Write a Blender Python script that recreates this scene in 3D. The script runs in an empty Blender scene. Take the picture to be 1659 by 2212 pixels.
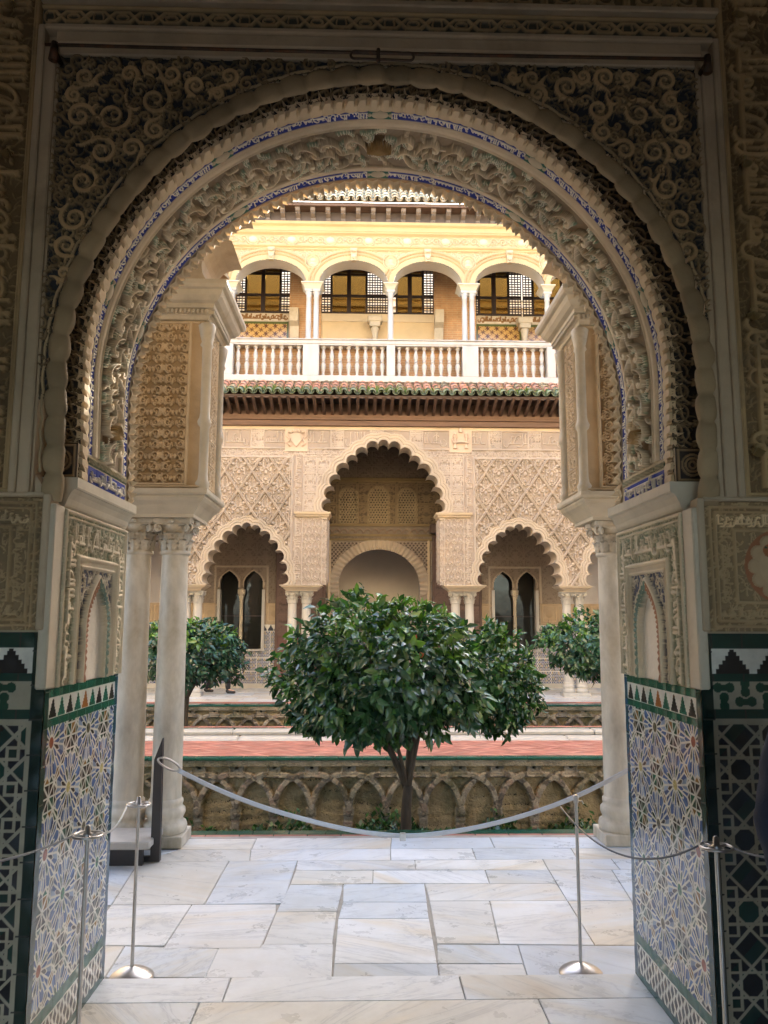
import bpy, math, random
import numpy as np
from mathutils import Vector, Matrix, Euler
S = bpy.context.scene
PI = math.pi
R_ = math.radians
rng = np.random.default_rng(11)
random.seed(5)

# ------------------------------------------------------------------ camera
IW, IH, FPX = 1659.0, 2212.0, 1700.0
PITCH, YAW, ROLL, CZ = R_(7.672), R_(1.486), 0.0025, 1.75
Mcam = (Matrix.Rotation(-YAW, 3, 'Z') @ Matrix.Rotation(PI/2 + PITCH, 3, 'X') @ Matrix.Rotation(ROLL, 3, 'Z'))
cam = bpy.data.cameras.new('camera')
cam.sensor_fit = 'VERTICAL'; cam.sensor_height = 24.0; cam.lens = FPX/IH*24.0
cam.clip_start = 0.05; cam.clip_end = 400
camo = bpy.data.objects.new('camera', cam)
S.collection.objects.link(camo)
camo.matrix_world = Matrix.Translation((0, 0, CZ)) @ Mcam.to_4x4()
S.camera = camo
S.render.resolution_x, S.render.resolution_y = 768, 1024

# ------------------------------------------------------------------ sky, sun, exposure
SUN_EL, SUN_AZ = R_(31), R_(14)        # azimuth measured from +Y towards +X
w = bpy.data.worlds.new('World'); S.world = w; w.use_nodes = True
nt = w.node_tree
sky = nt.nodes.new('ShaderNodeTexSky'); sky.sky_type = 'NISHITA'; sky.sun_disc = False
sky.sun_elevation = SUN_EL; sky.sun_rotation = SUN_AZ
sky.air_density = 1.0; sky.dust_density = 2.5; sky.ozone_density = 1.0
bg = nt.nodes['Background']; bg.inputs[1].default_value = 0.15
nt.links.new(sky.outputs[0], bg.inputs[0])
sun = bpy.data.lights.new('sun', 'SUN'); sun.energy = 5.0; sun.angle = R_(0.5); sun.color = (1.0, 0.92, 0.78)
suno = bpy.data.objects.new('sun', sun); S.collection.objects.link(suno)
sdir = Vector((math.sin(SUN_AZ)*math.cos(SUN_EL), math.cos(SUN_AZ)*math.cos(SUN_EL), math.sin(SUN_EL)))
suno.rotation_euler = sdir.to_track_quat('Z', 'Y').to_euler()
suno.location = (0, 10, 30)
S.view_settings.view_transform = 'Standard'; S.view_settings.look = 'None'
S.view_settings.gamma = 1; S.view_settings.use_curve_mapping = False
S.view_settings.exposure = 3.1
S.render.engine = 'CYCLES'
cy = S.cycles
cy.max_bounces = 10; cy.diffuse_bounces = 6; cy.glossy_bounces = 4; cy.transmission_bounces = 6
cy.caustics_reflective = False; cy.caustics_refractive = False
cy.use_denoising = True
try: cy.denoiser = 'OPENIMAGEDENOISE'
except Exception: pass
cy.sample_clamp_indirect = 6.0

# ------------------------------------------------------------------ where a ray of the survey meets a plane
def _ray(px, py): return Mcam @ Vector(((px-IW/2)/FPX, -(py-IH/2)/FPX, -1))
def at(px, py, Y):
    d = _ray(px, py); return Vector((0, 0, CZ)) + d*(Y/d.y)
def atz(px, py, Z=0.0):
    d = _ray(px, py); return Vector((0, 0, CZ)) + d*((Z-CZ)/d.z)

# ------------------------------------------------------------------ scene graph helpers
def thing(name, label, cat, loc=(0, 0, 0), rz=0, group=None, kind=None):
    o = bpy.data.objects.new(name, None); S.collection.objects.link(o)
    o.location = loc; o.rotation_euler = (0, 0, rz); o.empty_display_size = .2
    tag(o, label, cat, group, kind)
    return o
def tag(o, label=None, cat=None, group=None, kind=None):
    if label: o['label'] = label
    if cat: o['category'] = cat
    if group: o['group'] = group
    if kind: o['kind'] = kind
    return o
def link(name, me, mat, parent=None, local=False, label=None):
    if mat and not me.materials: me.materials.append(mat)
    o = bpy.data.objects.new(name, me); S.collection.objects.link(o)
    if parent:
        o.parent = parent
        if not local and parent.type == 'EMPTY':
            o.matrix_parent_inverse = (Matrix.Translation(parent.location) @ Euler(parent.rotation_euler).to_matrix().to_4x4()).inverted()
    if label: o['label'] = label
    return o
def copy_tree(o, parent=None):
    c = o.copy(); S.collection.objects.link(c)
    if parent: c.parent = parent
    for ch in list(o.children): copy_tree(ch, c)
    return c

def npmesh(name, V, Q, col=None, smooth=True):
    V = np.asarray(V, np.float32).reshape(-1, 3); Q = np.asarray(Q, np.int32)
    k = Q.shape[1]; me = bpy.data.meshes.new(name)
    me.vertices.add(len(V)); me.vertices.foreach_set('co', V.ravel())
    me.loops.add(Q.size); me.loops.foreach_set('vertex_index', Q.ravel())
    me.polygons.add(len(Q)); me.polygons.foreach_set('loop_start', np.arange(0, Q.size, k, dtype=np.int32))
    if smooth: me.polygons.foreach_set('use_smooth', np.ones(len(Q), bool))
    if col is not None: setcol(me, col)
    me.update(calc_edges=True)
    return me
def setcol(me, col):
    col = np.asarray(col, np.float32).reshape(-1, 3)
    a = me.color_attributes.new('Col', 'FLOAT_COLOR', 'POINT')
    a.data.foreach_set('color', np.c_[col, np.ones(len(col))].astype(np.float32).ravel())
def gridmesh(name, X, Y, Z, mask=None, col=None, smooth=True):
    ny, nx = X.shape
    idx = np.arange(ny*nx).reshape(ny, nx)
    Q = np.stack([idx[:-1, :-1], idx[:-1, 1:], idx[1:, 1:], idx[1:, :-1]], -1)
    if mask is not None:
        m = mask[:-1, :-1] & mask[:-1, 1:] & mask[1:, 1:] & mask[1:, :-1]
        Q = Q[m]
    Q = Q.reshape(-1, 4); V = np.stack([X, Y, Z], -1).reshape(-1, 3)
    C = None if col is None else col.reshape(-1, 3)
    if mask is not None:
        used = np.unique(Q); remap = np.zeros(len(V), np.int32); remap[used] = np.arange(len(used))
        Q = remap[Q]; V = V[used]
        if C is not None: C = C[used]
    return npmesh(name, V, Q, C, smooth)

class MB:
    """collects boxes, lathes, tubes and prisms; build() links them as one mesh object"""
    def __init__(s): s.v = []; s.f = []; s.sm = []; s.c = []; s.cur = (1, 1, 1)
    def add(s, V, F, smooth=False):
        b = len(s.v); s.v += [tuple(p) for p in V]; s.c += [s.cur]*len(V)
        s.f += [tuple(i+b for i in f) for f in F]; s.sm += [smooth]*len(F); return s
    def box(s, x0, x1, y0, y1, z0, z1, bev=0.0):
        if bev <= 0:
            V = [(x0,y0,z0),(x1,y0,z0),(x1,y1,z0),(x0,y1,z0),(x0,y0,z1),(x1,y0,z1),(x1,y1,z1),(x0,y1,z1)]
            return s.add(V, [(0,3,2,1),(4,5,6,7),(0,1,5,4),(1,2,6,5),(2,3,7,6),(3,0,4,7)])
        b = bev; V = []
        for z, e in ((z0, b), (z0+b, 0), (z1-b, 0), (z1, b)):
            V += [(x0+e+b*(e==0),y0+e,z),(x1-e-b*(e==0),y0+e,z),(x1-e,y0+e+b*(e==0),z),(x1-e,y1-e-b*(e==0),z),
                  (x1-e-b*(e==0),y1-e,z),(x0+e+b*(e==0),y1-e,z),(x0+e,y1-e-b*(e==0),z),(x0+e,y0+e+b*(e==0),z)]
        F = [tuple(range(7,-1,-1)), tuple(range(24,32))]
        for k in range(3):
            for i in range(8): F.append((k*8+i, k*8+(i+1)%8, k*8+8+(i+1)%8, k*8+8+i))
        return s.add(V, F)
    def lathe(s, prof, n=24, c=(0,0,0), cap=True, smooth=True):
        V = []; F = []
        for r, z in prof:
            for i in range(n):
                a = 2*PI*i/n; V.append((c[0]+r*math.cos(a), c[1]+r*math.sin(a), c[2]+z))
        for k in range(len(prof)-1):
            for i in range(n): F.append((k*n+i, k*n+(i+1)%n, (k+1)*n+(i+1)%n, (k+1)*n+i))
        s.add(V, F, smooth)
        if cap:
            s.add(V[:n], [tuple(range(n-1,-1,-1))]); s.add(V[-n:], [tuple(range(n))])
        return s
    def tube(s, pts, r, n=8, cap=True, flat=None):
        pts = [Vector(p) for p in pts]; rs = r if isinstance(r, (list, tuple, np.ndarray)) else [r]*len(pts)
        V = []; F = []; up = None
        for i, p in enumerate(pts):
            t = (pts[min(i+1,len(pts)-1)]-pts[max(i-1,0)]).normalized()
            if up is None: up = Vector((0,0,1)) if abs(t.z) < .9 else Vector((1,0,0))
            a = t.cross(up).normalized(); b = a.cross(t).normalized(); up = b
            for k in range(n):
                q = 2*PI*k/n; e = flat if flat else 1
                V.append(p + a*(rs[i]*e*math.cos(q)) + b*(rs[i]*math.sin(q)))
        for i in range(len(pts)-1):
            for k in range(n): F.append((i*n+k, i*n+(k+1)%n, (i+1)*n+(k+1)%n, (i+1)*n+k))
        if cap: F += [tuple(range(n-1,-1,-1)), tuple(range((len(pts)-1)*n, len(pts)*n))]
        return s.add(V, F, True)
    def prism(s, poly, y0, y1, axis='y'):
        n = len(poly)
        if axis == 'y': V = [(p[0], y0, p[1]) for p in poly] + [(p[0], y1, p[1]) for p in poly]
        elif axis == 'x': V = [(y0, p[0], p[1]) for p in poly] + [(y1, p[0], p[1]) for p in poly]
        else: V = [(p[0], p[1], y0) for p in poly] + [(p[0], p[1], y1) for p in poly]
        F = [tuple(range(n-1,-1,-1)), tuple(range(n, 2*n))] + [(i, (i+1)%n, n+(i+1)%n, n+i) for i in range(n)]
        return s.add(V, F)
    def strip(s, rows, smooth=False, close=False):
        """rows: list of equal-length point rows joined as a sheet"""
        m = len(rows[0]); V = [p for r in rows for p in r]; F = []
        for i in range(len(rows)-1):
            for k in range(m if close else m-1): F.append((i*m+k, i*m+(k+1)%m, (i+1)*m+(k+1)%m, (i+1)*m+k))
        return s.add(V, F, smooth)
    def mesh(s, name):
        me = bpy.data.meshes.new(name); me.from_pydata(s.v, [], s.f)
        me.polygons.foreach_set('use_smooth', s.sm)
        if any(c != (1,1,1) for c in s.c): setcol(me, s.c)
        me.update(); return me
    def build(s, name, mat, parent=None, local=False, label=None): return link(name, s.mesh(name), mat, parent, local, label)

# ------------------------------------------------------------------ materials
def ramp(nt, fac, stops):
    r = nt.nodes.new('ShaderNodeValToRGB'); e = r.color_ramp.elements
    e[0].position, e[0].color = stops[0][0], (*stops[0][1], 1); e[1].position, e[1].color = stops[-1][0], (*stops[-1][1], 1)
    for p, c in stops[1:-1]:
        x = e.new(p); x.color = (*c, 1)
    nt.links.new(fac, r.inputs[0]); return r.outputs[0]
def noise(nt, vec, sc, det=4, rough=.55, dist=0):
    n = nt.nodes.new('ShaderNodeTexNoise'); n.inputs['Scale'].default_value = sc; n.inputs['Detail'].default_value = det
    n.inputs['Roughness'].default_value = rough; n.inputs['Distortion'].default_value = dist
    if vec is not None: nt.links.new(vec, n.inputs['Vector'])
    return n.outputs['Fac']
def mixc(nt, a, b, fac=1.0, mode='MULTIPLY'):
    m = nt.nodes.new('ShaderNodeMix'); m.data_type = 'RGBA'; m.blend_type = mode
    for sock, v in ((m.inputs[0], fac), (m.inputs[6], a), (m.inputs[7], b)):
        if isinstance(v, bpy.types.NodeSocket): nt.links.new(v, sock)
        elif isinstance(v, (int, float)): sock.default_value = v
        else: sock.default_value = (*v, 1)
    return m.outputs[2]
def material(name, color=None, rough=.8, mott=.3, scale=3., fine=40., bump=.15, metal=0., spec=.5, stain=None, stretch=(1,1,1), coat=0, bdist=.01, ior=None, tint=None):
    """procedural surface: base colour (or the mesh's own 'Col' pigment) x patchy wear, with a fine bump"""
    m = bpy.data.materials.new(name); m.use_nodes = True; nt = m.node_tree; b = nt.nodes['Principled BSDF']
    tc = nt.nodes.new('ShaderNodeTexCoord'); mp = nt.nodes.new('ShaderNodeMapping'); mp.inputs['Scale'].default_value = stretch
    nt.links.new(tc.outputs['Object'], mp.inputs['Vector']); vec = mp.outputs['Vector']
    if color is None:
        a = nt.nodes.new('ShaderNodeAttribute'); a.attribute_name = 'Col'; base = a.outputs['Color']
    else: base = color
    lo = 1-mott; hi = 1+mott*.55
    f = ramp(nt, noise(nt, vec, scale, 6, .62), [(.28, (lo,)*3), (.5, (1,)*3 if lo < 1 else (1,)*3), (.74, (hi,)*3)])
    c = mixc(nt, base, f)
    if tint: c = mixc(nt, c, tint)
    if stain:
        sc, scol, lo_, hi_ = stain
        sf = ramp(nt, noise(nt, vec, sc, 5, .65, .4), [(lo_, (0,)*3), (hi_, (1,)*3)])
        c = mixc(nt, c, scol, sf, 'MIX')
    nt.links.new(c, b.inputs['Base Color'])
    b.inputs['Roughness'].default_value = rough; b.inputs['Metallic'].default_value = metal
    b.inputs['Specular IOR Level'].default_value = spec
    if ior: b.inputs['IOR'].default_value = ior
    if coat: b.inputs['Coat Weight'].default_value = coat; b.inputs['Coat Roughness'].default_value = .06
    if bump:
        bp = nt.nodes.new('ShaderNodeBump'); bp.inputs['Strength'].default_value = bump; bp.inputs['Distance'].default_value = bdist
        nt.links.new(noise(nt, vec, fine, 5, .6), bp.inputs['Height']); nt.links.new(bp.outputs[0], b.inputs['Normal'])
    return m
M = {}
M['stucco'] = material('carved_stucco', None, .85, .30, 2.2, 55, .25, tint=(1.10,.99,.83), stain=(1.3, (.20,.15,.09), .60, .82))
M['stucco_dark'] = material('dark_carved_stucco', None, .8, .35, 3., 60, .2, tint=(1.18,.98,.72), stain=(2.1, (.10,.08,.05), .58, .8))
M['stucco_far'] = material('courtyard_stucco', None, .9, .22, 1.1, 30, .2, stain=(.5, (.46,.34,.22), .62, .86))
M['glaze'] = material('glazed_tile', None, .16, .22, 9., 14, .05, spec=.6, bdist=.004)
M['plaster'] = material('old_plaster', (.44,.345,.235), .85, .3, 2., 30, .2, stain=(1.4, (.26,.20,.13), .56, .8))
M['plaster_grey'] = material('grey_plaster', (.62,.55,.47), .9, .12, .8, 12, .08)
M['plaster_dim'] = material('room_plaster', (.33,.28,.23), .9, .2, 1., 12, .08)
M['plaster_dark'] = material('hall_plaster', (.46,.33,.19), .9, .2, 1., 12, .1)
M['ochre'] = material('ochre_render', None, .9, .14, 1.4, 30, .15, stain=(.9, (.66,.45,.22), .62, .9))
M['marble'] = material('white_marble', (.58,.525,.43), .5, .42, 3.4, 22, .05, stain=(3.2, (.33,.27,.17), .46, .74), stretch=(1,1,.45))
M['marble_far'] = material('far_white_marble', (.43,.41,.375), .5, .18, 5, 20, .05, stretch=(1,1,.4))
M['marble_trim'] = material('marble_trim', (.50,.435,.325), .55, .25, 3., 25, .1, stain=(3., (.33,.27,.17), .58, .85))
M['wood_dark'] = material('dark_wood', (.075,.042,.028), .6, .4, 3., 20, .3, stretch=(6,1,1))
M['wood_beam'] = material('eave_beam_wood', (.14,.082,.055), .7, .35, 3., 20, .3, stretch=(.6,4,6))
M['wood_door'] = material('carved_door_wood', None, .55, .35, 2.5, 30, .3)
M['frame'] = material('window_frame_wood', (.022,.012,.012), .5, .2, 6, 30, .05)
M['iron'] = material('rusty_iron', (.07,.045,.03), .6, .5, 20, 80, .3, metal=.6, stain=(14, (.16,.06,.025), .5, .7))
M['steel_dark'] = material('painted_dark_steel', (.045,.043,.045), .45, .15, 6, 60, .05, metal=.3)
M['steel'] = material('brushed_steel', (.46,.44,.42), .36, .12, 30, 90, .03, metal=1.)
M['strap'] = material('grey_strap', (.44,.46,.49), .42, .08, 20, 200, .1, metal=.35)
M['cord'] = material('grey_cord', (.10,.11,.13), .6, .1, 30, 200, .1)
M['bark'] = material('orange_tree_bark', (.075,.058,.042), .9, .4, 14, 60, .5, stretch=(1,1,.3))
M['soil'] = material('garden_soil', (.06,.045,.028), .95, .4, 4, 20, .6)
M['gstone'] = material('mossy_stone', None, .95, .55, 3.2, 26, .9, stain=(2.2, (.075,.075,.028), .50, .78), bdist=.03)
M['green_tile'] = material('green_glazed_tile', (.012,.085,.055), .2, .3, 14, 10, .05)
M['brickpave'] = material('red_brick_paving', None, .85, .22, 5, 60, .3)
M['water'] = material('pool_water', (.015,.02,.022), .04, .1, 2, 6, .06, spec=.5)
M['rooftile'] = material('clay_roof_tile', None, .85, .4, 6, 40, .35, stain=(7, (.10,.12,.05), .55, .75))
M['floor'] = None
M['shell'] = material('gilded_shell', (.34,.24,.11), .4, .2, 8, 40, .1, metal=.25)
M['fruit'] = material('orange_peel', (.50,.10,.02), .45, .15, 12, 160, .25)
M['skin'] = material('skin', (.52,.31,.22), .55, .06, 10, 90, .05)
M['navy'] = material('navy_cloth', (.016,.022,.045), .9, .25, 12, 220, .4)
M['trousers'] = material('black_cloth', (.014,.014,.018), .9, .2, 12, 220, .3)
M['leather'] = material('shoe_leather', (.012,.012,.014), .4, .2, 12, 80, .1)
M['hair'] = material('brown_hair', (.03,.02,.012), .7, .3, 30, 120, .4)

def floor_material():
    m = bpy.data.materials.new('veined_marble_paving'); m.use_nodes = True; nt = m.node_tree; b = nt.nodes['Principled BSDF']
    tc = nt.nodes.new('ShaderNodeTexCoord'); a = nt.nodes.new('ShaderNodeAttribute'); a.attribute_name = 'Col'
    o = nt.nodes.new('ShaderNodeAttribute'); o.attribute_name = 'Off'
    ad = nt.nodes.new('ShaderNodeVectorMath'); ad.operation = 'ADD'
    nt.links.new(tc.outputs['Object'], ad.inputs[0]); nt.links.new(o.outputs['Vector'], ad.inputs[1])
    rot = nt.nodes.new('ShaderNodeVectorRotate'); rot.rotation_type = 'Z_AXIS'
    nt.links.new(ad.outputs[0], rot.inputs['Vector']); 
    sp = nt.nodes.new('ShaderNodeSeparateXYZ'); nt.links.new(o.outputs['Vector'], sp.inputs[0]); nt.links.new(sp.outputs[2], rot.inputs['Angle'])
    mp = nt.nodes.new('ShaderNodeMapping'); mp.inputs['Scale'].default_value = (.55, 2.6, 1); nt.links.new(rot.outputs[0], mp.inputs['Vector'])
    v1 = noise(nt, mp.outputs[0], 1.3, 8, .62, 1.1)
    veins = ramp(nt, v1, [(.43, (1,1,1)), (.485, (.93,.935,.94)), (.50, (.76,.77,.79)), (.515, (.94,.94,.93)), (.58, (1,1,1))])
    v2 = noise(nt, mp.outputs[0], .8, 5, .6, .6)
    warm = ramp(nt, v2, [(.49, (1,1,1)), (.62, (.96,.88,.76)), (.78, (.86,.70,.52))])
    v3 = noise(nt, ad.outputs[0], 9, 6, .7)
    mot = ramp(nt, v3, [(.3, (.93,.93,.93)), (.7, (1.03,1.03,1.03))])
    grime = ramp(nt, noise(nt, tc.outputs['Object'], .9, 6, .68), [(.42, (1,1,1)), (.75, (.80,.78,.73))])
    c = mixc(nt, mixc(nt, mixc(nt, mixc(nt, a.outputs['Color'], veins), warm), mot), grime)
    nt.links.new(c, b.inputs['Base Color'])
    rr = ramp(nt, noise(nt, tc.outputs['Object'], 3.5, 5, .7), [(.3, (.22,)*3), (.7, (.45,)*3)])
    nt.links.new(rr, b.inputs['Roughness']); b.inputs['Specular IOR Level'].default_value = .5
    bp = nt.nodes.new('ShaderNodeBump'); bp.inputs['Strength'].default_value = .12; bp.inputs['Distance'].default_value = .01
    nt.links.new(noise(nt, tc.outputs['Object'], 7, 4, .6), bp.inputs['Height']); nt.links.new(bp.outputs[0], b.inputs['Normal'])
    return m
M['floor'] = floor_material()
def brick_material(name, c1, c2, mortar, scale, axis='xz'):
    m = bpy.data.materials.new(name); m.use_nodes = True; nt = m.node_tree; b = nt.nodes['Principled BSDF']
    tc = nt.nodes.new('ShaderNodeTexCoord'); mp = nt.nodes.new('ShaderNodeMapping')
    if axis == 'xz': mp.inputs['Rotation'].default_value = (-PI/2, 0, 0)
    nt.links.new(tc.outputs['Object'], mp.inputs['Vector'])
    t = nt.nodes.new('ShaderNodeTexBrick'); t.inputs['Scale'].default_value = scale
    for k, c in (('Color1', c1), ('Color2', c2), ('Mortar', mortar)): t.inputs[k].default_value = (*c, 1)
    t.inputs['Brick Width'].default_value = .28; t.inputs['Row Height'].default_value = .062; t.inputs['Mortar Size'].default_value = .009
    nt.links.new(mp.outputs[0], t.inputs['Vector'])
    f = ramp(nt, noise(nt, tc.outputs['Object'], 3, 6, .65), [(.25, (.68,)*3), (.75, (1.25,)*3)])
    nt.links.new(mixc(nt, t.outputs['Color'], f), b.inputs['Base Color']); b.inputs['Roughness'].default_value = .9
    return m
M['brick'] = brick_material('thin_brickwork', (.52,.30,.15), (.44,.25,.13), (.50,.36,.22), 1.0)
def leaf_material(name):
    m = bpy.data.materials.new(name); m.use_nodes = True; nt = m.node_tree; b = nt.nodes['Principled BSDF']
    a = nt.nodes.new('ShaderNodeAttribute'); a.attribute_name = 'Col'
    nt.links.new(a.outputs['Color'], b.inputs['Base Color']); b.inputs['Roughness'].default_value = .27; b.inputs['Specular IOR Level'].default_value = .75
    tr = nt.nodes.new('ShaderNodeBsdfTranslucent'); nt.links.new(mixc(nt, a.outputs['Color'], (1.6, 1.9, .5)), tr.inputs['Color'])
    mx = nt.nodes.new('ShaderNodeMixShader'); mx.inputs[0].default_value = .16
    nt.links.new(b.outputs[0], mx.inputs[1]); nt.links.new(tr.outputs[0], mx.inputs[2])
    nt.links.new(mx.outputs[0], nt.nodes['Material Output'].inputs[0]); return m
M['leaf'] = leaf_material('glossy_leaf')
def glass_material():
    m = bpy.data.materials.new('window_glass'); m.use_nodes = True; b = m.node_tree.nodes['Principled BSDF']
    b.inputs['Base Color'].default_value = (.02,.02,.018,1); b.inputs['Roughness'].default_value = .03
    b.inputs['IOR'].default_value = 2.3; b.inputs['Specular IOR Level'].default_value = .8
    bp = m.node_tree.nodes.new('ShaderNodeBump'); bp.inputs['Strength'].default_value = .1; bp.inputs['Distance'].default_value = .02
    tc = m.node_tree.nodes.new('ShaderNodeTexCoord')
    m.node_tree.links.new(noise(m.node_tree, tc.outputs['Object'], 3, 2), bp.inputs['Height']); m.node_tree.links.new(bp.outputs[0], b.inputs['Normal'])
    return m
M['glass_dark'] = glass_material()
M['glass_dark'].node_tree.nodes['Principled BSDF'].inputs['IOR'].default_value = 1.5; M['glass_dark'].node_tree.nodes['Principled BSDF'].inputs['Specular IOR Level'].default_value = .35
def clear_glass():
    m = bpy.data.materials.new('reflection_tint_glass'); m.use_nodes = True; nt = m.node_tree
    t = nt.nodes.new('ShaderNodeBsdfTransparent'); t.inputs[0].default_value = (.48,.38,.20,1); g = nt.nodes.new('ShaderNodeBsdfGlossy'); g.inputs['Roughness'].default_value = .02  # amber tint stands in for the yellow reflection on the panes
    x = nt.nodes.new('ShaderNodeMixShader'); x.inputs[0].default_value = .12; nt.links.new(t.outputs[0], x.inputs[1]); nt.links.new(g.outputs[0], x.inputs[2]); nt.links.new(x.outputs[0], nt.nodes['Material Output'].inputs[0]); return m
M['glass'] = clear_glass()

# ------------------------------------------------------------------ carving canvas: a height field with a pigment map
class Cv:
    def __init__(s, u0, u1, v0, v1, res, col=(.5,.42,.32)):
        s.res = res; s.u0, s.v0 = u0, v0; s.u1, s.v1 = u1, v1
        s.nx = max(2, int(round((u1-u0)*res))+1); s.ny = max(2, int(round((v1-v0)*res))+1)
        s.u = np.linspace(u0, u1, s.nx); s.v = np.linspace(v0, v1, s.ny)
        s.H = np.zeros((s.ny, s.nx), np.float32); s.C = np.tile(np.array(col, np.float32), (s.ny, s.nx, 1))
    def grid(s): return np.meshgrid(s.u, s.v)
    def win(s, a, b, c, d):
        i0 = max(0, int((a-s.u0)*s.res)); i1 = min(s.nx, int((b-s.u0)*s.res)+2)
        j0 = max(0, int((c-s.v0)*s.res)); j1 = min(s.ny, int((d-s.v0)*s.res)+2)
        return i0, i1, j0, j1
    def put(s, sl, t, h, col, prof, over):
        """t: distance / half-width on window sl"""
        m = t < 1
        if prof == 'r': z = h*np.sqrt(np.clip(1-t*t, 0, 1))
        elif prof == 'f': z = h*np.clip((1-t)*5, 0, 1)
        else: z = h*np.clip(1-t, 0, 1)
        H = s.H[sl]; better = m & ((z >= H-1e-6) if not over else (t < 1))
        if over: H[better] = z[better]
        else: np.copyto(H, np.maximum(H, z), where=m)
        if col is not None: s.C[sl][better & (t < .96)] = col
    def line(s, pts, w, h, col=None, prof='r', taper=None, over=False):
        pts = np.asarray(pts, float); n = len(pts)-1
        for k in range(n):
            a, b = pts[k], pts[k+1]; wk = w if taper is None else w*(taper[0]+(taper[1]-taper[0])*(k+.5)/n)
            i0, i1, j0, j1 = s.win(min(a[0],b[0])-wk, max(a[0],b[0])+wk, min(a[1],b[1])-wk, max(a[1],b[1])+wk)
            if i1 <= i0 or j1 <= j0: continue
            U = s.u[i0:i1][None, :]; V = s.v[j0:j1][:, None]; d = b-a; L = d@d+1e-12
            t = np.clip(((U-a[0])*d[0]+(V-a[1])*d[1])/L, 0, 1)
            D = np.hypot(U-a[0]-t*d[0], V-a[1]-t*d[1])/wk
            s.put((slice(j0, j1), slice(i0, i1)), D, h, col, prof, over)
    def disk(s, c, r, h, col=None, prof='r', over=False, ry=None):
        ry = ry or r
        i0, i1, j0, j1 = s.win(c[0]-r, c[0]+r, c[1]-ry, c[1]+ry)
        if i1 <= i0 or j1 <= j0: return
        D = np.hypot((s.u[i0:i1][None, :]-c[0])/r, (s.v[j0:j1][:, None]-c[1])/ry)
        s.put((slice(j0, j1), slice(i0, i1)), D, h, col, prof, over)
    def rect(s, a, b, c, d, h=None, col=None):
        i0, i1, j0, j1 = s.win(a, b, c, d); i1 -= 1; j1 -= 1
        if i1 <= i0 or j1 <= j0: return
        if h is not None: s.H[j0:j1, i0:i1] = h
        if col is not None: s.C[j0:j1, i0:i1] = col
    def frame(s, a, b, c, d, w, h, col=None, prof='r'):
        s.line([(a,c),(b,c),(b,d),(a,d),(a,c)], w, h, col, prof)
    def tile(s, sub, a, b, c, d, ou=0., ov=0., add=0., keepcol=False, mask=None, mirror=False):
        i0, i1, j0, j1 = s.win(a, b, c, d); i1 -= 1; j1 -= 1
        if i1 <= i0 or j1 <= j0: return
        ii = ((s.u[i0:i1]-a+ou)*sub.res).astype(int) % sub.nx; jj = ((s.v[j0:j1]-c+ov)*sub.res).astype(int) % sub.ny
        h = sub.H[np.ix_(jj, ii)]+add; cc = sub.C[np.ix_(jj, ii)]
        if mask is None:
            s.H[j0:j1, i0:i1] = h
            if not keepcol: s.C[j0:j1, i0:i1] = cc
        else:
            m = mask[j0:j1, i0:i1]; s.H[j0:j1, i0:i1][m] = h[m]
            if not keepcol: s.C[j0:j1, i0:i1][m] = cc[m]
    def inside(s, poly):
        U, V = s.grid(); r = np.zeros(U.shape, bool); p = np.asarray(poly, float); n = len(p)
        bu0, bv0 = p.min(0); bu1, bv1 = p.max(0); i0, i1, j0, j1 = s.win(bu0, bu1, bv0, bv1)
        u = s.u[i0:i1][None, :]; v = s.v[j0:j1][:, None]; q = np.zeros((j1-j0, i1-i0), bool)
        for k in range(n):
            (x1, y1), (x2, y2) = p[k], p[(k+1) % n]
            if y1 == y2: continue
            q ^= ((y1 > v) != (y2 > v)) & (u < (x2-x1)*(v-y1)/(y2-y1)+x1)
        r[j0:j1, i0:i1] = q; return r
    def dist(s, pts, mx):
        D = np.full((s.ny, s.nx), mx, np.float32); p = np.asarray(pts, float)
        for k in range(len(p)-1):
            a, b = p[k], p[k+1]; i0, i1, j0, j1 = s.win(min(a[0],b[0])-mx, max(a[0],b[0])+mx, min(a[1],b[1])-mx, max(a[1],b[1])+mx)
            if i1 <= i0 or j1 <= j0: continue
            U = s.u[i0:i1][None, :]; V = s.v[j0:j1][:, None]; d = b-a; L = d@d+1e-12
            t = np.clip(((U-a[0])*d[0]+(V-a[1])*d[1])/L, 0, 1)
            np.minimum(D[j0:j1, i0:i1], np.hypot(U-a[0]-t*d[0], V-a[1]-t*d[1]), out=D[j0:j1, i0:i1])
        return D
    def front(s, name, Y, mat, parent, mask=None, depth=1.0):
        U, V = s.grid(); return link(name, gridmesh(name, U, Y-s.H*depth, V, mask, s.C, False), mat, parent)
    def side(s, name, X, sign, mat, parent, mask=None):
        U, V = s.grid(); return link(name, gridmesh(name, X+sign*s.H, U, V, mask, s.C, False), mat, parent)

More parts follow.
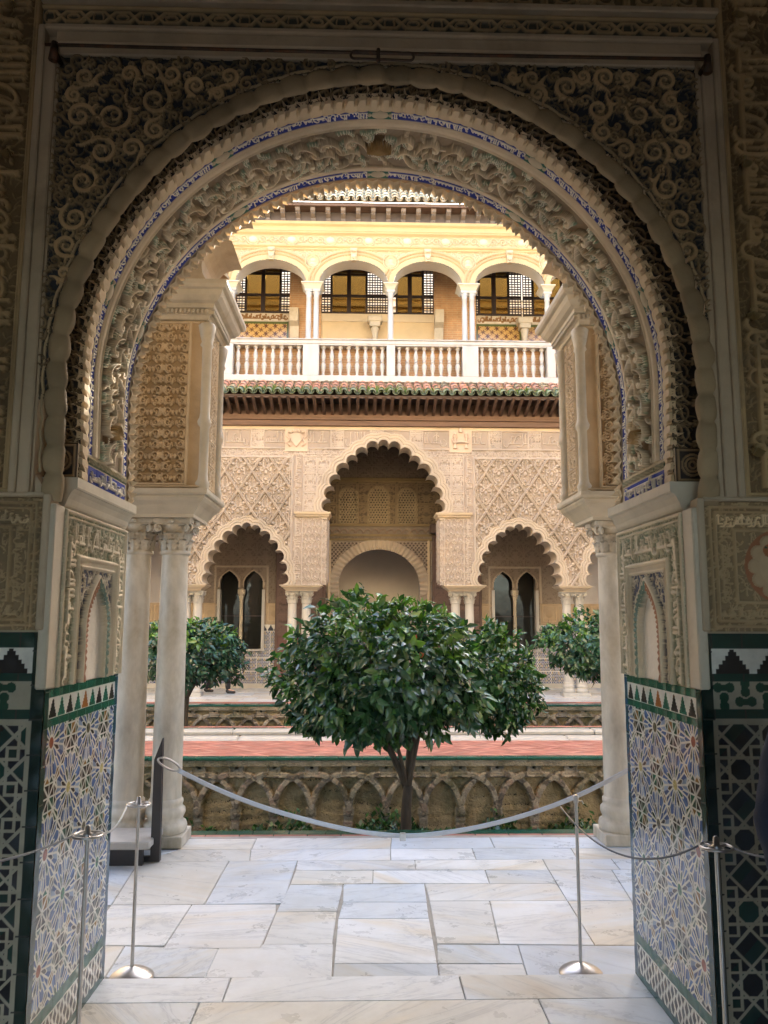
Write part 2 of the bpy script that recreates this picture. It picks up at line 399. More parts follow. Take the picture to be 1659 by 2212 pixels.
def arcp(c, r, a0, a1, n=16, ry=None):
    t = np.linspace(a0, a1, n); return np.c_[c[0]+r*np.cos(t), c[1]+(ry or r)*np.sin(t)]
def spiral(c, r, a0, turns, sgn=1, rin=.15, n=40):
    t = np.linspace(0, 1, n); rr = r*(1-(1-rin)*t); a = a0+sgn*turns*2*PI*t
    return np.c_[c[0]+rr*np.cos(a), c[1]+rr*np.sin(a)]
def bez(p0, p1, p2, p3, n=14):
    t = np.linspace(0, 1, n)[:, None]; p0, p1, p2, p3 = map(np.asarray, (p0, p1, p2, p3))
    return (1-t)**3*p0+3*(1-t)**2*t*p1+3*(1-t)*t*t*p2+t**3*p3
def leafstroke(cv, c, a, L, w, h, col, bend=.4):
    d = np.array([math.cos(a), math.sin(a)]); p = np.array([-d[1], d[0]])
    c = np.asarray(c, float); q = bez(c, c+d*L*.4+p*bend*L*.5, c+d*L*.75+p*bend*L*.5, c+d*L, 9)
    cv.line(q, w, h, col, 'r', (1.0, .25))
def foliage(w, h, res, ground, col, n, L, lw, hh, seed, flow=None):
    """tile of dense overlapping carved leaves, wraps round at its edges"""
    cv = Cv(0, w, 0, h, res, ground); r = np.random.default_rng(seed)
    for _ in range(n):
        c = r.uniform((0, 0), (w, h)); a = r.uniform(0, 2*PI); b = r.uniform(-.9, .9); l = L*r.uniform(.6, 1.3); z = hh*r.uniform(.6, 1)
        for ox in (-w, 0, w):
            for oy in (-h, 0, h):
                if -l < c[0]+ox < w+l and -l < c[1]+oy < h+l: leafstroke(cv, c+(ox, oy), a, l, lw, z, col, b)
    return cv
def ataurique(w, h, res, ground, col, hh, seed, k=1.0, frame=True):
    """mirror-symmetric plaque of scrolls, palmettes and buds"""
    cv = Cv(0, w, 0, h, res, ground); r = np.random.default_rng(seed); lw = .007*k
    half = w/2
    def sym(pts, W, H, prof='r', tap=None):
        p = np.asarray(pts, float); cv.line(p, W, H, col, prof, tap); q = p.copy(); q[:, 0] = w-q[:, 0]; cv.line(q, W, H, col, prof, tap)
    n = max(2, int(h/(half*1.05)))
    for i in range(n):
        cy = (i+.5)*h/n; cx = half*r.uniform(.42, .58); R = min(half, h/n)*r.uniform(.34, .44); sg = r.choice((-1, 1))
        sym(spiral((cx, cy), R, r.uniform(0, 2*PI), 1.35, sg, .12), lw*1.15, hh)
        for j in range(17):
            a = r.uniform(0, 2*PI); c = np.array((cx, cy))+R*r.uniform(.55, 1.35)*np.array((math.cos(a), math.sin(a)))
            d = np.array([math.cos(a+sg*.8), math.sin(a+sg*.8)])
            q = bez(c, c+d*R*.3, c+d*R*.5+(-d[1]*R*.2, d[0]*R*.2), c+d*R*.35+(-d[1]*R*.4, d[0]*R*.4), 8)
            q[:, 0] = np.clip(q[:, 0], 0, half); sym(q, lw*1.3, hh*.85, 'r', (1.1, .3))
        cv.disk((half, cy), lw*2.6, hh, col, 'r', ry=lw*4)
        for sgn in (1, -1): sym(bez((half, cy-sgn*lw*4), (half-.2*half, cy-sgn*lw*4), (half-.35*half, cy+sgn*lw*2), (half-.15*half, cy+sgn*lw*6), 9), lw, hh*.9)
    if frame: cv.frame(lw, w-lw, lw, h-lw, lw*1.1, hh*1.05, col, 'f')
    return cv
def script(cv, a, b, c, d, hh, col, seed, vert=False, lw=None, kufic=False):
    """a band of cursive lettering: tall shafts, teeth, bowls, loops and points on a running baseline"""
    r = np.random.default_rng(seed); H = d-c; lw = lw or H*.055; x = a+H*.1; base = c+H*.30
    def L(p, taper=None, W=1.): cv.line(p, lw*W, hh, col, 'f', taper)
    while x < b-H*.2:
        g = r.integers(0, 8); W = H*r.uniform(.22, .34)
        if g in (0, 1):
            k = 1 if g == 0 else 2
            for q in range(k): L([(x+q*H*.17, base), (x+q*H*.17-(0 if kufic else .02*H), d-H*.08)]); cv.disk((x+q*H*.17, d-H*.1), lw*1.5, hh, col, 'f')
            L([(x, base), (x+W, base)]); x += H*.12+H*.17*(k-1)+W*.4
        elif g == 2:
            L(arcp((x+W*.5, base), W*.55, PI, 2*PI, 10, H*.2)); L([(x-W*.05, base), (x-W*.05, base+H*.16)]); x += W*1.15
        elif g == 3:
            L(arcp((x+W*.4, base+H*.13), W*.33, 0, 2*PI, 12)); L([(x, base), (x+W, base)]); x += W
        elif g == 4:
            for q in range(3): L([(x+q*H*.1, base), (x+q*H*.1, base+H*.17)])
            L([(x-H*.04, base), (x+H*.3, base)]); cv.disk((x+H*.1, base+H*.34), lw*1.3, hh, col, 'f'); x += H*.34
        elif g == 5:
            L(bez((x+W, base+H*.45), (x+W*.2, base+H*.5), (x+W*.9, base+H*.1), (x, base), 10)); L([(x, base), (x+W, base)]); x += W
        elif g == 6:
            L(bez((x+W*.8, base+H*.08), (x+W*.9, base-H*.12), (x+W*.4, base-H*.25), (x-W*.2, base-H*.18), 10)); cv.disk((x+W*.3, base+H*.3), lw*1.3, hh, col, 'f'); x += W*.8
        else:
            L(bez((x, base), (x+W*.1, d-H*.25), (x+W*1.2, d-H*.1), (x+W*1.5, d-H*.3), 12)); L([(x, base), (x+W*1.3, base)]); x += W*1.1
        if r.random() < .4: leafstroke(cv, (x-H*.2, c+H*.6+r.uniform(-.1, .1)*H), r.uniform(0, 6.3), H*.18, lw*.8, hh*.8, col, .6)
def vscript(cv, a, b, c, d, hh, col, seed, lw=None):
    t = Cv(0, d-c, 0, b-a, cv.res, (0, 0, 0)); t.C[:] = -1; script(t, 0, d-c, 0, b-a, hh, col, seed, lw=lw)
    i0, i1, j0, j1 = cv.win(a, b, c, d); i1 -= 1; j1 -= 1
    hh_ = np.rot90(t.H, 1)[:j1-j0, :i1-i0]; cc = np.rot90(t.C, 1)[:j1-j0, :i1-i0]
    sub = cv.H[j0:j0+hh_.shape[0], i0:i0+hh_.shape[1]]; sc = cv.C[j0:j0+hh_.shape[0], i0:i0+hh_.shape[1]]
    m = hh_ > sub; sub[m] = hh_[m]; mm = m & (cc[..., 0] >= 0); sc[mm] = cc[mm]
def straps(cv, a, b, c, d, s, n, r0s, w, pal, white, ou=0., ov=0., rmax=.72, hh=0., cen=((.012,.012,.014), (.012,.04,.03), (.014,.014,.016))):
    """interlaced star-strap tiling: every line family is tangent to a small circle round a star centre"""
    i0, i1, j0, j1 = cv.win(a, b, c, d); i1 -= 1; j1 -= 1
    U, V = np.meshgrid(cv.u[i0:i1]-a+ou, cv.v[j0:j1]-c+ov)
    p, q = U/s, V/s; i1_, j1_ = np.round(p), np.round(q); i2, j2 = np.floor(p)+.5, np.floor(q)+.5
    d1 = np.hypot(p-i1_, q-j1_); d2 = np.hypot(p-i2, q-j2); sec = d2 < d1
    x = np.where(sec, p-i2, p-i1_)*s; y = np.where(sec, q-j2, q-j1_)*s
    key = np.where(sec, (i2*7+j2*13), (i1_*5+j1_*11)).astype(int)
    r = np.hypot(x, y)
    wl = np.zeros(r.shape, bool); cnt = np.zeros(r.shape, int)
    for r0 in r0s:
        for k in range(n):
            al = 2*PI*k/n + (PI/n)*0
            e = x*math.cos(al)+y*math.sin(al)-r0*s
            wl |= (np.abs(e) < w); cnt += (e > 0)
    C = np.zeros(r.shape+(3,), np.float32); P_ = np.array(pal, np.float32)
    C[:] = P_[(cnt*3 + (cnt % 2)*(key % 2)) % len(pal)]
    ctr = cnt == 0; cen = np.array(cen, np.float32); C[ctr] = cen[key[ctr] % len(cen)]
    C[wl] = white
    cv.C[j0:j1, i0:i1] = C
    if hh: cv.H[j0:j1, i0:i1] = np.where(wl, hh, 0)

def rosettes(cv, a, b, c, d, s, n, w, ou=.16, ov=.05):
    """large sixteen-petalled tile rosettes on a staggered net, white straps between coloured pieces"""
    i0, i1, j0, j1 = cv.win(a, b, c, d); i1 -= 1; j1 -= 1
    U, V = np.meshgrid(cv.u[i0:i1]-a+ou, cv.v[j0:j1]-c+ov); p, q = U/s, V/s
    A = (np.round(p), np.round(q)); B = (np.floor(p)+.5, np.floor(q)+.5); sec = np.hypot(p-B[0], q-B[1]) < np.hypot(p-A[0], q-A[1])
    x = np.where(sec, p-B[0], p-A[0]); y = np.where(sec, q-B[1], q-A[1]); key = np.where(sec, B[0]*6+B[1]*10, A[0]*5+A[1]*11).astype(int)
    r = np.hypot(x, y); th = np.arctan2(y, x); st = 2*PI/n; k = np.floor(th/st+.5).astype(int); t = np.abs(((th/st+.5) % 1)-.5)*st*r*s
    t2 = np.abs(((th/st) % 1)-.5)*st*r*s
    C = np.zeros(r.shape+(3,), np.float32); blue = np.array([(.06,.10,.23), (.09,.15,.30), (.05,.08,.18), (.22,.28,.38)]); dk = np.array([(.018,.016,.018), (.015,.085,.05), (.03,.018,.02), (.018,.10,.06), (.20,.11,.03), (.02,.02,.025)])
    cen = np.array([(.30,.13,.03), (.03,.16,.07), (.42,.36,.16), (.25,.07,.03), (.12,.10,.06)])
    zr = .185+.028*np.cos(n*th); orr = .325+.018*np.cos(n*th)
    kk = np.floor(th/st).astype(int)
    C[:] = dk[(np.floor(p*8).astype(int)*3+np.floor(q*8).astype(int)*5) % 6]
    m = r < orr; C[m] = blue[(kk[m]) % 4]; m2 = r < zr; C[m2] = np.where((k % 2 == 0)[..., None], blue[(k*3) % 3], dk[(k//2) % 2+1])[m2]
    m3 = r < .062; C[m3] = cen[key[m3] % 5]
    wl = (np.abs(r-.062)*s < w) | ((t2 < w) & (r > .062) & (r < orr)) | (np.abs(r-zr)*s < w) | (np.abs(r-orr)*s < w*1.1) | ((t < w) & (r > zr) & (r < orr) & (k % 2 == 0))
    out = r > orr
    for e in (p*8, q*8, (p+q)*4, (p-q)*4): wl |= out & (np.abs(((e+.5) % 1)-.5)*s/8 < w*.8)
    jit = np.random.default_rng(3).uniform(.72, 1.25, 997)[(np.abs(kk*7+key*31+np.floor(r*9).astype(int)*13)) % 997]; C *= jit[..., None]
    C[wl] = np.array((.60,.575,.50))*np.random.default_rng(4).uniform(.86, 1.06, 991)[(np.abs(k*5+key*17)) % 991][wl][:, None]; cv.C[j0:j1, i0:i1] = C
def lobes(cusps, sag=.5, n=10):
    """outline through cusp points (left springing -> apex -> right), an arc bulging outwards between neighbours"""
    out = []
    for k in range(len(cusps)-1):
        a, b = np.array(cusps[k], float), np.array(cusps[k+1], float); d = b-a; L = np.hypot(*d); nrm = np.array([-d[1], d[0]])/L
        sg = sag*L; rad = (L*L/4+sg*sg)/(2*sg); ctr = (a+b)/2+nrm*(sg-rad)
        a0 = math.atan2(*(a-ctr)[::-1]); a1 = math.atan2(*(b-ctr)[::-1])
        while a1 > a0: a1 -= 2*PI
        p = arcp(ctr, rad, a0, a1, n); out += list(p if k == 0 else p[1:])
    return np.array(out)
def extr(mb, path, y0, y1, steps=2):
    rows = [[(p[0], y, p[1]) for p in path] for y in np.linspace(y0, y1, steps)]
    return mb.strip(rows, False)

# =================================================================== SETTING: floors and sheets
def sheet(name, x0, x1, y0, y1, z, mat, t=None):
    mb = MB(); mb.strip([[(x0, y0, z), (x1, y0, z)], [(x0, y1, z), (x1, y1, z)]])
    return tag(mb.build(name, mat), kind='structure')
CREAM = (.50,.42,.31); PALE = (.60,.53,.42)

def slab_floor(name, polys, zbase, parent=None, shrink=.0026, th=.03, seed=1, sub=0):
    r = np.random.default_rng(seed); V = []; F = []; C = []; O = []
    for k, p in enumerate(polys):
        p = np.array(p, float)[:, :2]; c = p.mean(0); n = len(p); z = zbase+k*.00007
        if np.cross(p[1]-p[0], p[2]-p[0]) < 0: p = p[::-1]
        # shrink towards the edges by moving each edge inwards
        q = []
        for i in range(n):
            a, b_, d = p[i-1], p[i], p[(i+1) % n]
            e1 = (b_-a)/np.linalg.norm(b_-a); e2 = (d-b_)/np.linalg.norm(d-b_)
            n1 = np.array([-e1[1], e1[0]]); n2 = np.array([-e2[1], e2[0]])
            m = n1+n2; m /= max(m@m/2, .4); q.append(b_+m*shrink*r.uniform(.6, 1.5))
        q = np.array(q); ctr = q.mean(0); qi = ctr+(q-ctr)*(1-.004/max(.1, np.linalg.norm(q-ctr, axis=1).mean()))
        b0 = len(V)
        V += [(*x, z-th) for x in q]+[(*x, z-.003) for x in q]+[(*x, z) for x in qi]
        F.append([b0+2*n+i for i in range(n)])
        for l in (0, 1):
            for i in range(n): F.append([b0+l*n+i, b0+l*n+(i+1) % n, b0+(l+1)*n+(i+1) % n, b0+(l+1)*n+i])
        t = r.random(); base = np.array([(.66,.71,.77), (.74,.75,.745), (.62,.68,.75), (.70,.69,.65), (.75,.77,.79)][r.integers(0, 5)])*r.uniform(.92, 1.06)
        off = (*r.uniform(-40, 40, 2), r.uniform(-.9, .9))
        C += [base]*(3*n); O += [off]*(3*n)
    me = bpy.data.meshes.new(name); me.from_pydata([tuple(v) for v in V], [], F); setcol(me, np.array(C))
    at_ = me.attributes.new('Off', 'FLOAT_VECTOR', 'POINT'); at_.data.foreach_set('vector', np.array(O, np.float32).ravel()); me.update()
    return link(name, me, M['floor'], parent)
def zp(pts, Z):          # paving joints surveyed on the floor plane
    return [tuple(atz(180.7+.7626*x, 1789+.7626*y, Z))[:2] for x, y in pts]
G = [[(270,30),(490,30),(474,60),(266,61)], [(490,28),(872,27),(869,58),(475,60)], [(872,27),(1150,26),(1165,57),(869,58)], [(1150,26),(1640,25),(1660,56),(1165,57)],
     [(266,61),(474,60),(470,93),(155,96)], [(-60,62),(266,61),(155,96),(-100,97)], [(474,60),(869,58),(870,91),(470,93)], [(869,58),(1100,57),(1112,89),(870,91)], [(1100,57),(1380,57),(1400,88),(1112,89)], [(1380,57),(1640,56),(1670,88),(1400,88)],
     [(155,96),(412,93),(342,216),(78,218)], [(-100,97),(155,96),(78,218),(-160,219)], [(412,93),(605,92),(565,213),(342,216)], [(605,92),(938,91),(941,118),(600,120)], [(938,91),(1300,88),(1317,119),(941,118)], [(1300,88),(1495,87),(1520,118),(1317,119)], [(1495,87),(1670,86),(1700,117),(1520,118)],
     [(600,120),(820,120),(818,157),(584,160)], [(820,120),(1137,119),(1150,157),(818,157)], [(1137,119),(1317,119),(1340,157),(1150,157)], [(1317,119),(1495,118),(1552,206),(1370,206),(1340,157)], [(1495,118),(1700,117),(1760,206),(1552,206)],
     [(584,160),(735,159),(718,237),(545,238)], [(735,159),(966,158),(973,210),(733,210)], [(733,210),(973,210),(979,256),(720,257)], [(966,158),(1340,157),(1370,206),(979,207)], [(979,207),(1150,206),(1178,329),(1000,328)], [(1150,206),(1370,206),(1448,332),(1178,329)], [(1370,206),(1552,206),(1600,333),(1448,332)], [(1552,206),(1760,206),(1850,334),(1600,333)],
     [(78,218),(306,217),(230,333),(-20,334)], [(306,217),(545,216),(545,238),(500,341),(228,342),(230,333)], [(545,238),(718,237),(705,329),(508,331)], [(720,257),(979,256),(1002,384),(708,385)],
     [(116,335),(383,342),(345,424),(60,424)], [(-60,334),(116,335),(60,424),(-160,424)], [(383,342),(500,341),(508,331),(705,330),(700,424),(345,424)], [(708,385),(1002,384),(1008,424),(704,424)], [(1000,330),(1230,332),(1246,385),(1002,384)], [(1004,386),(1246,386),(1258,424),(1008,424)], [(1230,332),(1600,335),(1650,424),(1258,424)], [(1600,335),(1850,336),(1950,424),(1650,424)]]
tag(slab_floor('gallery_floor', [zp(p, 0) for p in G], 0, seed=4), kind='structure')
Tp = []
for (xs, y0, y1) in (((-1.6, -.62, .47, 1.75), 3.79, 4.035),):
    for i in range(3): Tp.append([(xs[i], y0), (xs[i+1], y0+.0), (xs[i+1], y1), (xs[i], y1)])
for (xs, y0, y1) in (((-1.75, -.72, .80, 2.0), 3.12, 3.79), ((-4.6, -2.9, -1.3, .2, 1.7, 3.2, 4.8), 1.9, 3.12), ((-4.6, -3.3, -2.0, -.6, 1.0, 2.3, 3.6, 4.8), .4, 1.9), ((-4.6, -2.9, -1.0, .6, 1.9, 3.2, 4.8), -1.6, .4), ((-4.6, -3.3, -1.6, 0, 1.6, 3.4, 4.8), -5.2, -1.6)):
    for i in range(len(xs)-1): Tp.append([(xs[i], y0), (xs[i+1], y0), (xs[i+1], y1), (xs[i], y1)])
tag(slab_floor('threshold_floor', Tp, .05, seed=9, shrink=.003, th=.12), kind='structure')
mb = MB(); mb.box(-14, 14, 3.0, 6.70, -.3, -.008); tag(mb.build('gallery_subfloor', material('grout', (.36,.34,.30), .95, .3, 8, 60, .2)), kind='structure')
mb = MB(); mb.box(-4.9, 5.1, -5.3, 3.9, -.02, .03); tag(mb.build('hall_subfloor', bpy.data.materials['grout']), kind='structure')
G0 = -.95
sheet('ground', -60, 60, -60, 90, -1.2, M['soil'])

# =================================================================== CARVED DOORWAY
CX, CZc, RS = .065, 2.82, 1.28
XL, XR = -1.22, 1.325
YF, YB = 3.12, 4.03
# the arch line: a half circle on straight stilts
def bend(A, r, cx=CX, cz=CZc, R0=RS):
    A = np.asarray(A, float); b = np.abs(A)-PI/2; s_ = np.sign(A)
    return cx+np.where(b > 0, s_*(r-.03*np.clip(b, 0, 9)), r*np.sin(A)), cz+np.where(b > 0, -R0*b, r*np.cos(A))
door = thing('carved_doorway', 'great carved and tiled horseshoe archway in the dark wall nearest the viewer', 'archway', (CX, 3.6, .05))
def opening(R, cz=CZc, cx=CX, z0=0.0, zs=2.2, n=60):
    th = PI/2+(cz-zs-.13)/R; p = [tuple(float(v) for v in bend(a, R, cx, cz, R)) for a in np.linspace(-th, th, n)]
    return [(XL-.012, z0), (XL-.012, zs)] + p + [(XR+.012, zs), (XR+.012, z0)]
for nm, R, y0, y1 in (('front_wall', 1.402, YF+.02, 3.30), ('rear_wall', 1.30, 3.30, YB)):
    o = opening(R); poly = [(-4.8, 0)] + o + [(5.0, 0), (5.0, 7.0), (-4.8, 7.0)]
    MB().prism(poly, y0, y1).build(nm, M['plaster'], door)

# soffit of the arch
AM = R_(112.4); UM = RS*AM
BLUE = (.024,.042,.32)
cv = Cv(-UM, UM, 3.335, 4.03, 330, (.54,.46,.35))
def sline(v, w, h, col, prof='r'): cv.line([(-UM, v), (UM, v)], w, h, col, prof)
def soffit_decor():
    r = np.random.default_rng(21)
    gr = (.31,.25,.185)
    cv.rect(-UM, UM, 3.50, 3.84, 0, gr)
    # fluted ground
    U, V = cv.grid(); m = (V > 3.50) & (V < 3.84)
    cv.H[m] = (.0012*np.abs(np.sin((U+.6*np.sin(V*14)*.1)*95)))[m]
    teal = (.30,.40,.31); white = (.82,.80,.70)
    for sgn in (1, -1):
        for k in range(185):
            u = (k+.5)/185*UM*.97; v = r.uniform(3.52, 3.82); a = r.uniform(0, 2*PI); L = r.uniform(.05, .085)
            d = np.array([math.cos(a), math.sin(a)]); q = bez((0,0), d*L*.4+(-d[1]*L*.35, d[0]*L*.35), d*L*.8+(-d[1]*L*.3, d[0]*L*.3), d*L, 8)+(u, v)
            q[:, 1] = np.clip(q[:, 1], 3.515, 3.825); q[:, 0] *= sgn
            kind = r.random()
            if kind < .62:
                cv.line(q, .0125, .012, teal, 'f', (1, .55))
                for j in range(0, 8):
                    for e in (-1, 1):
                        n_ = q[min(j+1, 7)]-q[max(j-1, 0)]; n_ = np.array([-n_[1], n_[0]])/(np.hypot(*n_)+1e-9)
                        cv.disk(q[j]+n_*e*.0058, .0044, .0175, white, 'f')
            elif kind < .72:
                cv.line(q, .013, .011, (.46,.39,.30), 'f', (1, .4))
                for j in range(1, 8): cv.line([q[j]+(-.010, -.003), q[j]+(.010, .005)], .0020, .017, (.66,.58,.46), 'f')
            else: cv.line(q, .0095, .016, (.62,.54,.42), 'f', (1, .3))
        # bold smooth volutes
        for k in range(19):
            u = .12+k*.13; 
            for row, (v0, v1) in enumerate(((3.545, 3.665), (3.80, 3.68))):
                uu = u+row*.065; h = .05*(1 if (k+row) % 2 else -1)
                if uu > UM-.15: continue
                q = bez((uu-.06, v1), (uu-.03, v0+.01), (uu+.045, v0-.005), (uu+.05, (v0+v1)/2), 16)
                hook = spiral((uu+.036, (v0+v1)/2), .014, 0, .7*(1), 1 if v1 > v0 else -1, .3, 12)
                q = np.vstack([q, hook]); q[:, 0] *= sgn
                cv.line(q, .0092, .030, (.76,.68,.55), 'f', (.40, 1.0))
            q = bez((u-.02, 3.70), (u+.02, 3.62), (u+.07, 3.74), (u+.10, 3.64), 14); q[:, 0] *= sgn
            cv.line(q, .0072, .026, (.74,.66,.53), 'f', (1, .35))
    for v, w, h in ((3.482, .020, .014), (3.502, .005, .020), (3.458, .005, .010), (3.862, .016, .013), (3.842, .005, .018), (3.884, .005, .008)): sline(v, w, h, (.70,.61,.48))
    for a, b, sd in ((3.39, 3.452, 3), (3.888, 3.955, 4)):
        cv.rect(-UM, UM, a, b, .0, BLUE)
        script(cv, -UM+.02, UM-.02, a+.004, b-.004, .006, (.78,.77,.73), sd, lw=.0034)
        for uc in (0, .78, -.78, 1.62, -1.62):
            cv.rect(uc-.055, uc+.055, a, b, .003, (.05,.16,.13)); cv.disk((uc, (a+b)/2), .042, .014, (.55,.50,.40), 'r', ry=.030)
            for e in (-1, 1): cv.disk((uc+e*.05, (a+b)/2), .012, .012, (.55,.5,.4))
    cv.rect(-UM, UM, 3.958, 4.03, .006, (.36,.30,.23)); cv.rect(-UM, UM, 3.335, 3.386, .004, (.40,.34,.26))
    # shells at the crown and at both feet
    for uc, vc, up in ((0, 3.655, 0), (UM-.26, 3.66, 1), (-UM+.26, 3.66, -1)):
        cv.disk((uc, vc), .085, .014, (.16,.10,.05), 'f'); 
        for k in range(13):
            a = R_(192+k*156/12) if up == 0 else (PI/2 if 0 else (0 if up > 0 else PI))+R_(-75+k*12.5)+PI
            cv.line([(uc, vc), (uc+.062*math.cos(a), vc+.062*math.sin(a))], .0074, .046, (.40,.27,.12), 'r', (.35, 1.15))
    # inscription panel at each foot
    for sgn in (1, -1):
        a, b = sorted((sgn*(UM-.004), sgn*(UM-.135)))
        cv.rect(a, b, 3.335, 4.03, .004, (.50,.44,.34))
        c1, c2 = sorted((sgn*(UM-.012), sgn*(UM-.085))); cv.rect(c1, c2, 3.40, 3.93, .006, BLUE); vscript(cv, c1, c2, 3.41, 3.92, .014, (.66,.64,.6), 8+sgn, lw=.0042)
        g1, g2 = sorted((sgn*(UM-.095), sgn*(UM-.122))); cv.rect(g1, g2, 3.39, 3.95, .006, (.03,.10,.06))
        for y in np.arange(3.395, 3.945, .016): cv.line([(g1+.003, y), (g2-.003, y+.004)], .0035, .014, (.5,.45,.33), 'r')
soffit_decor()
U, V = cv.grid(); A = U/RS; rr = RS-cv.H*np.where((V > 3.507) & (V < 3.836), 1.45, 1.0)
bx, bz = bend(A, rr); link('arch_soffit', gridmesh('arch_soffit', bx, V, bz, None, cv.C, False), M['stucco'], door)

def fringe(name, rear):
    mb = MB(); n = 92 if not rear else 84; d = 2*AM/n; col = (.60,.51,.38)
    for k in range(n):
        a = -AM+(k+.5)*d; e = d*.5; mb.cur = tuple(np.array(col)*random.uniform(.9, 1.06)); j = random.uniform(-.004, .004)
        def P(aa, r, y): q = bend(aa, r); return (float(q[0]), y, float(q[1]))
        if not rear:
            rows = [[P(a-e, RS-.002, 3.395), P(a-e*.4, RS-.008, 3.392), P(a+e*.4, RS-.008, 3.392), P(a+e, RS-.002, 3.395)],
                    [P(a-e, RS-.010, 3.35), P(a-e*.45, RS-.016+j, 3.345), P(a+e*.45, RS-.016+j, 3.345), P(a+e, RS-.010, 3.35)],
                    [P(a-e, RS+.004, 3.30), P(a-e*.4, RS-.018, 3.293), P(a+e*.5, RS-.018, 3.293), P(a+e, RS+.004, 3.30)],
                    [P(a-e, RS+.018, 3.286), P(a-e*.3, RS+.006, 3.28), P(a+e*.5, RS+.006, 3.28), P(a+e, RS+.018, 3.286)]]
            mb.strip(rows)
            mb.add([P(a+e*.62, RS-.016, 3.34), P(a+e*1.3, RS-.016, 3.34), P(a+e*.7, RS+.012, 3.288), P(a+e*1.35, RS+.012, 3.288), P(a+e*.85, RS+.034+j, 3.268), P(a+e, RS-.02, 3.30)], [(0,5,4),(5,1,4),(0,2,4),(1,4,3)])
        else:
            rows = [[P(a-e, RS-.006, 3.965), P(a, RS-.018, 3.965), P(a+e, RS-.006, 3.965)],
                    [P(a-e, RS-.010, 4.0), P(a-e*.2, RS-.034+j, 4.0), P(a+e, RS-.010, 4.0)],
                    [P(a-e, RS-.004, 4.035), P(a-e*.2, RS-.022, 4.04), P(a+e, RS-.004, 4.035)]]
            mb.strip(rows)
            mb.add([P(a+e*.1, RS-.026, 3.99), P(a+e*1.1, RS-.012, 3.985), P(a+e*.9, RS-.048+j, 4.012), P(a+e*.5, RS-.02, 4.04)], [(0,1,2),(1,3,2),(3,0,2)])
    mb.build(name, M['stucco'], door)
fringe('leaf_fringe', False); fringe('leaf_fringe', True)

# dark carved band behind the front moulding
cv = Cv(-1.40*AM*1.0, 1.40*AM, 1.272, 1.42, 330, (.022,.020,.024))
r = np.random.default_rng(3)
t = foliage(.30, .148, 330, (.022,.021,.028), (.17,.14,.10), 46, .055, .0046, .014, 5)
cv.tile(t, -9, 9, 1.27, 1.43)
for k in range(int(2*AM*1.4/.10)):
    u = -1.4*AM+.05+k*.10
    cv.line(arcp((u, 1.345), .052, 0, PI, 12), .0042, .019, (.24,.20,.145)); cv.line(arcp((u, 1.30), .042, 0, PI, 12), .004, .017, (.22,.18,.13))
    cv.line(bez((u-.05, 1.29), (u-.02, 1.33), (u+.02, 1.29), (u+.05, 1.345), 10), .0045, .019, (.24,.2,.145))
    cv.line(arcp((u, 1.352), .064, .2, PI-.2, 10), .006, .022, (.27,.22,.16))
U, V = cv.grid(); A = U/1.40
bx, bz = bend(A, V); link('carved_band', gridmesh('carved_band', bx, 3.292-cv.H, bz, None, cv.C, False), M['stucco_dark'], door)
# scalloped stone moulding round the front of the arch
n = 46; rows = []; cols = []
for i in range(n*8+1):
    q = i/(n*8); a = R_(-113)+q*R_(226); ph = (q*n) % 1; b = math.sin(ph*PI)**.5*(.88+.12*math.sin(q*n//1*2.7))
    w_ = .032+.012*b; rc = 1.333+.003*math.sin(i*.7); row = []
    for k in range(11):
        f = PI*k/10; x = rc+w_*math.cos(f); y = 3.135-(.016+.020*b)*math.sin(f)**.62
        q_ = bend(a, x, .083, 2.75, 1.36); row.append((float(q_[0]), y, float(q_[1])))
    rows.append(row)
mb = MB(); mb.cur = (.36,.295,.205); mb.strip(rows, True); sg_ = np.random.default_rng(5).uniform(.80, 1.16, n+1); mb.c = [tuple(sg_[min(n, (i//11)//8)]*x for x in (.31,.25,.17)) for i in range(len(mb.v))]
# jamb of the recess behind it and a thin outer bead
for q in (1.384,):
    mb.tube([(lambda q_: (float(q_[0]), 3.128, float(q_[1])))(bend(a, q+.006*abs(math.sin(i*PI*46/368)), .083, 2.75, 1.36)) for i, a in enumerate(np.linspace(R_(-108), R_(108), 369))], .007, 6)
mb.build('scalloped_moulding', M['stucco'], door)
for sx in (-1, 1):   # carved block closing the band above each impost
    x = CX+sx*1.335; cvb = Cv(x-.07, x+.07, 2.325, 2.475, 300, (.03,.025,.03))
    for q in (.045, .03, .015): cvb.line(arcp((x, 2.40), q, 0, 2*PI, 24), .005, .014, (.26,.21,.15))
    cvb.frame(x-.06, x+.06, 2.335, 2.465, .006, .016, (.26,.21,.15)); cvb.front('carved_block', 3.268, M['stucco_dark'], door)
    MB().box(x-.07, x+.07, 3.27, 3.30, 2.325, 2.475).build('block_core', M['plaster'], door)

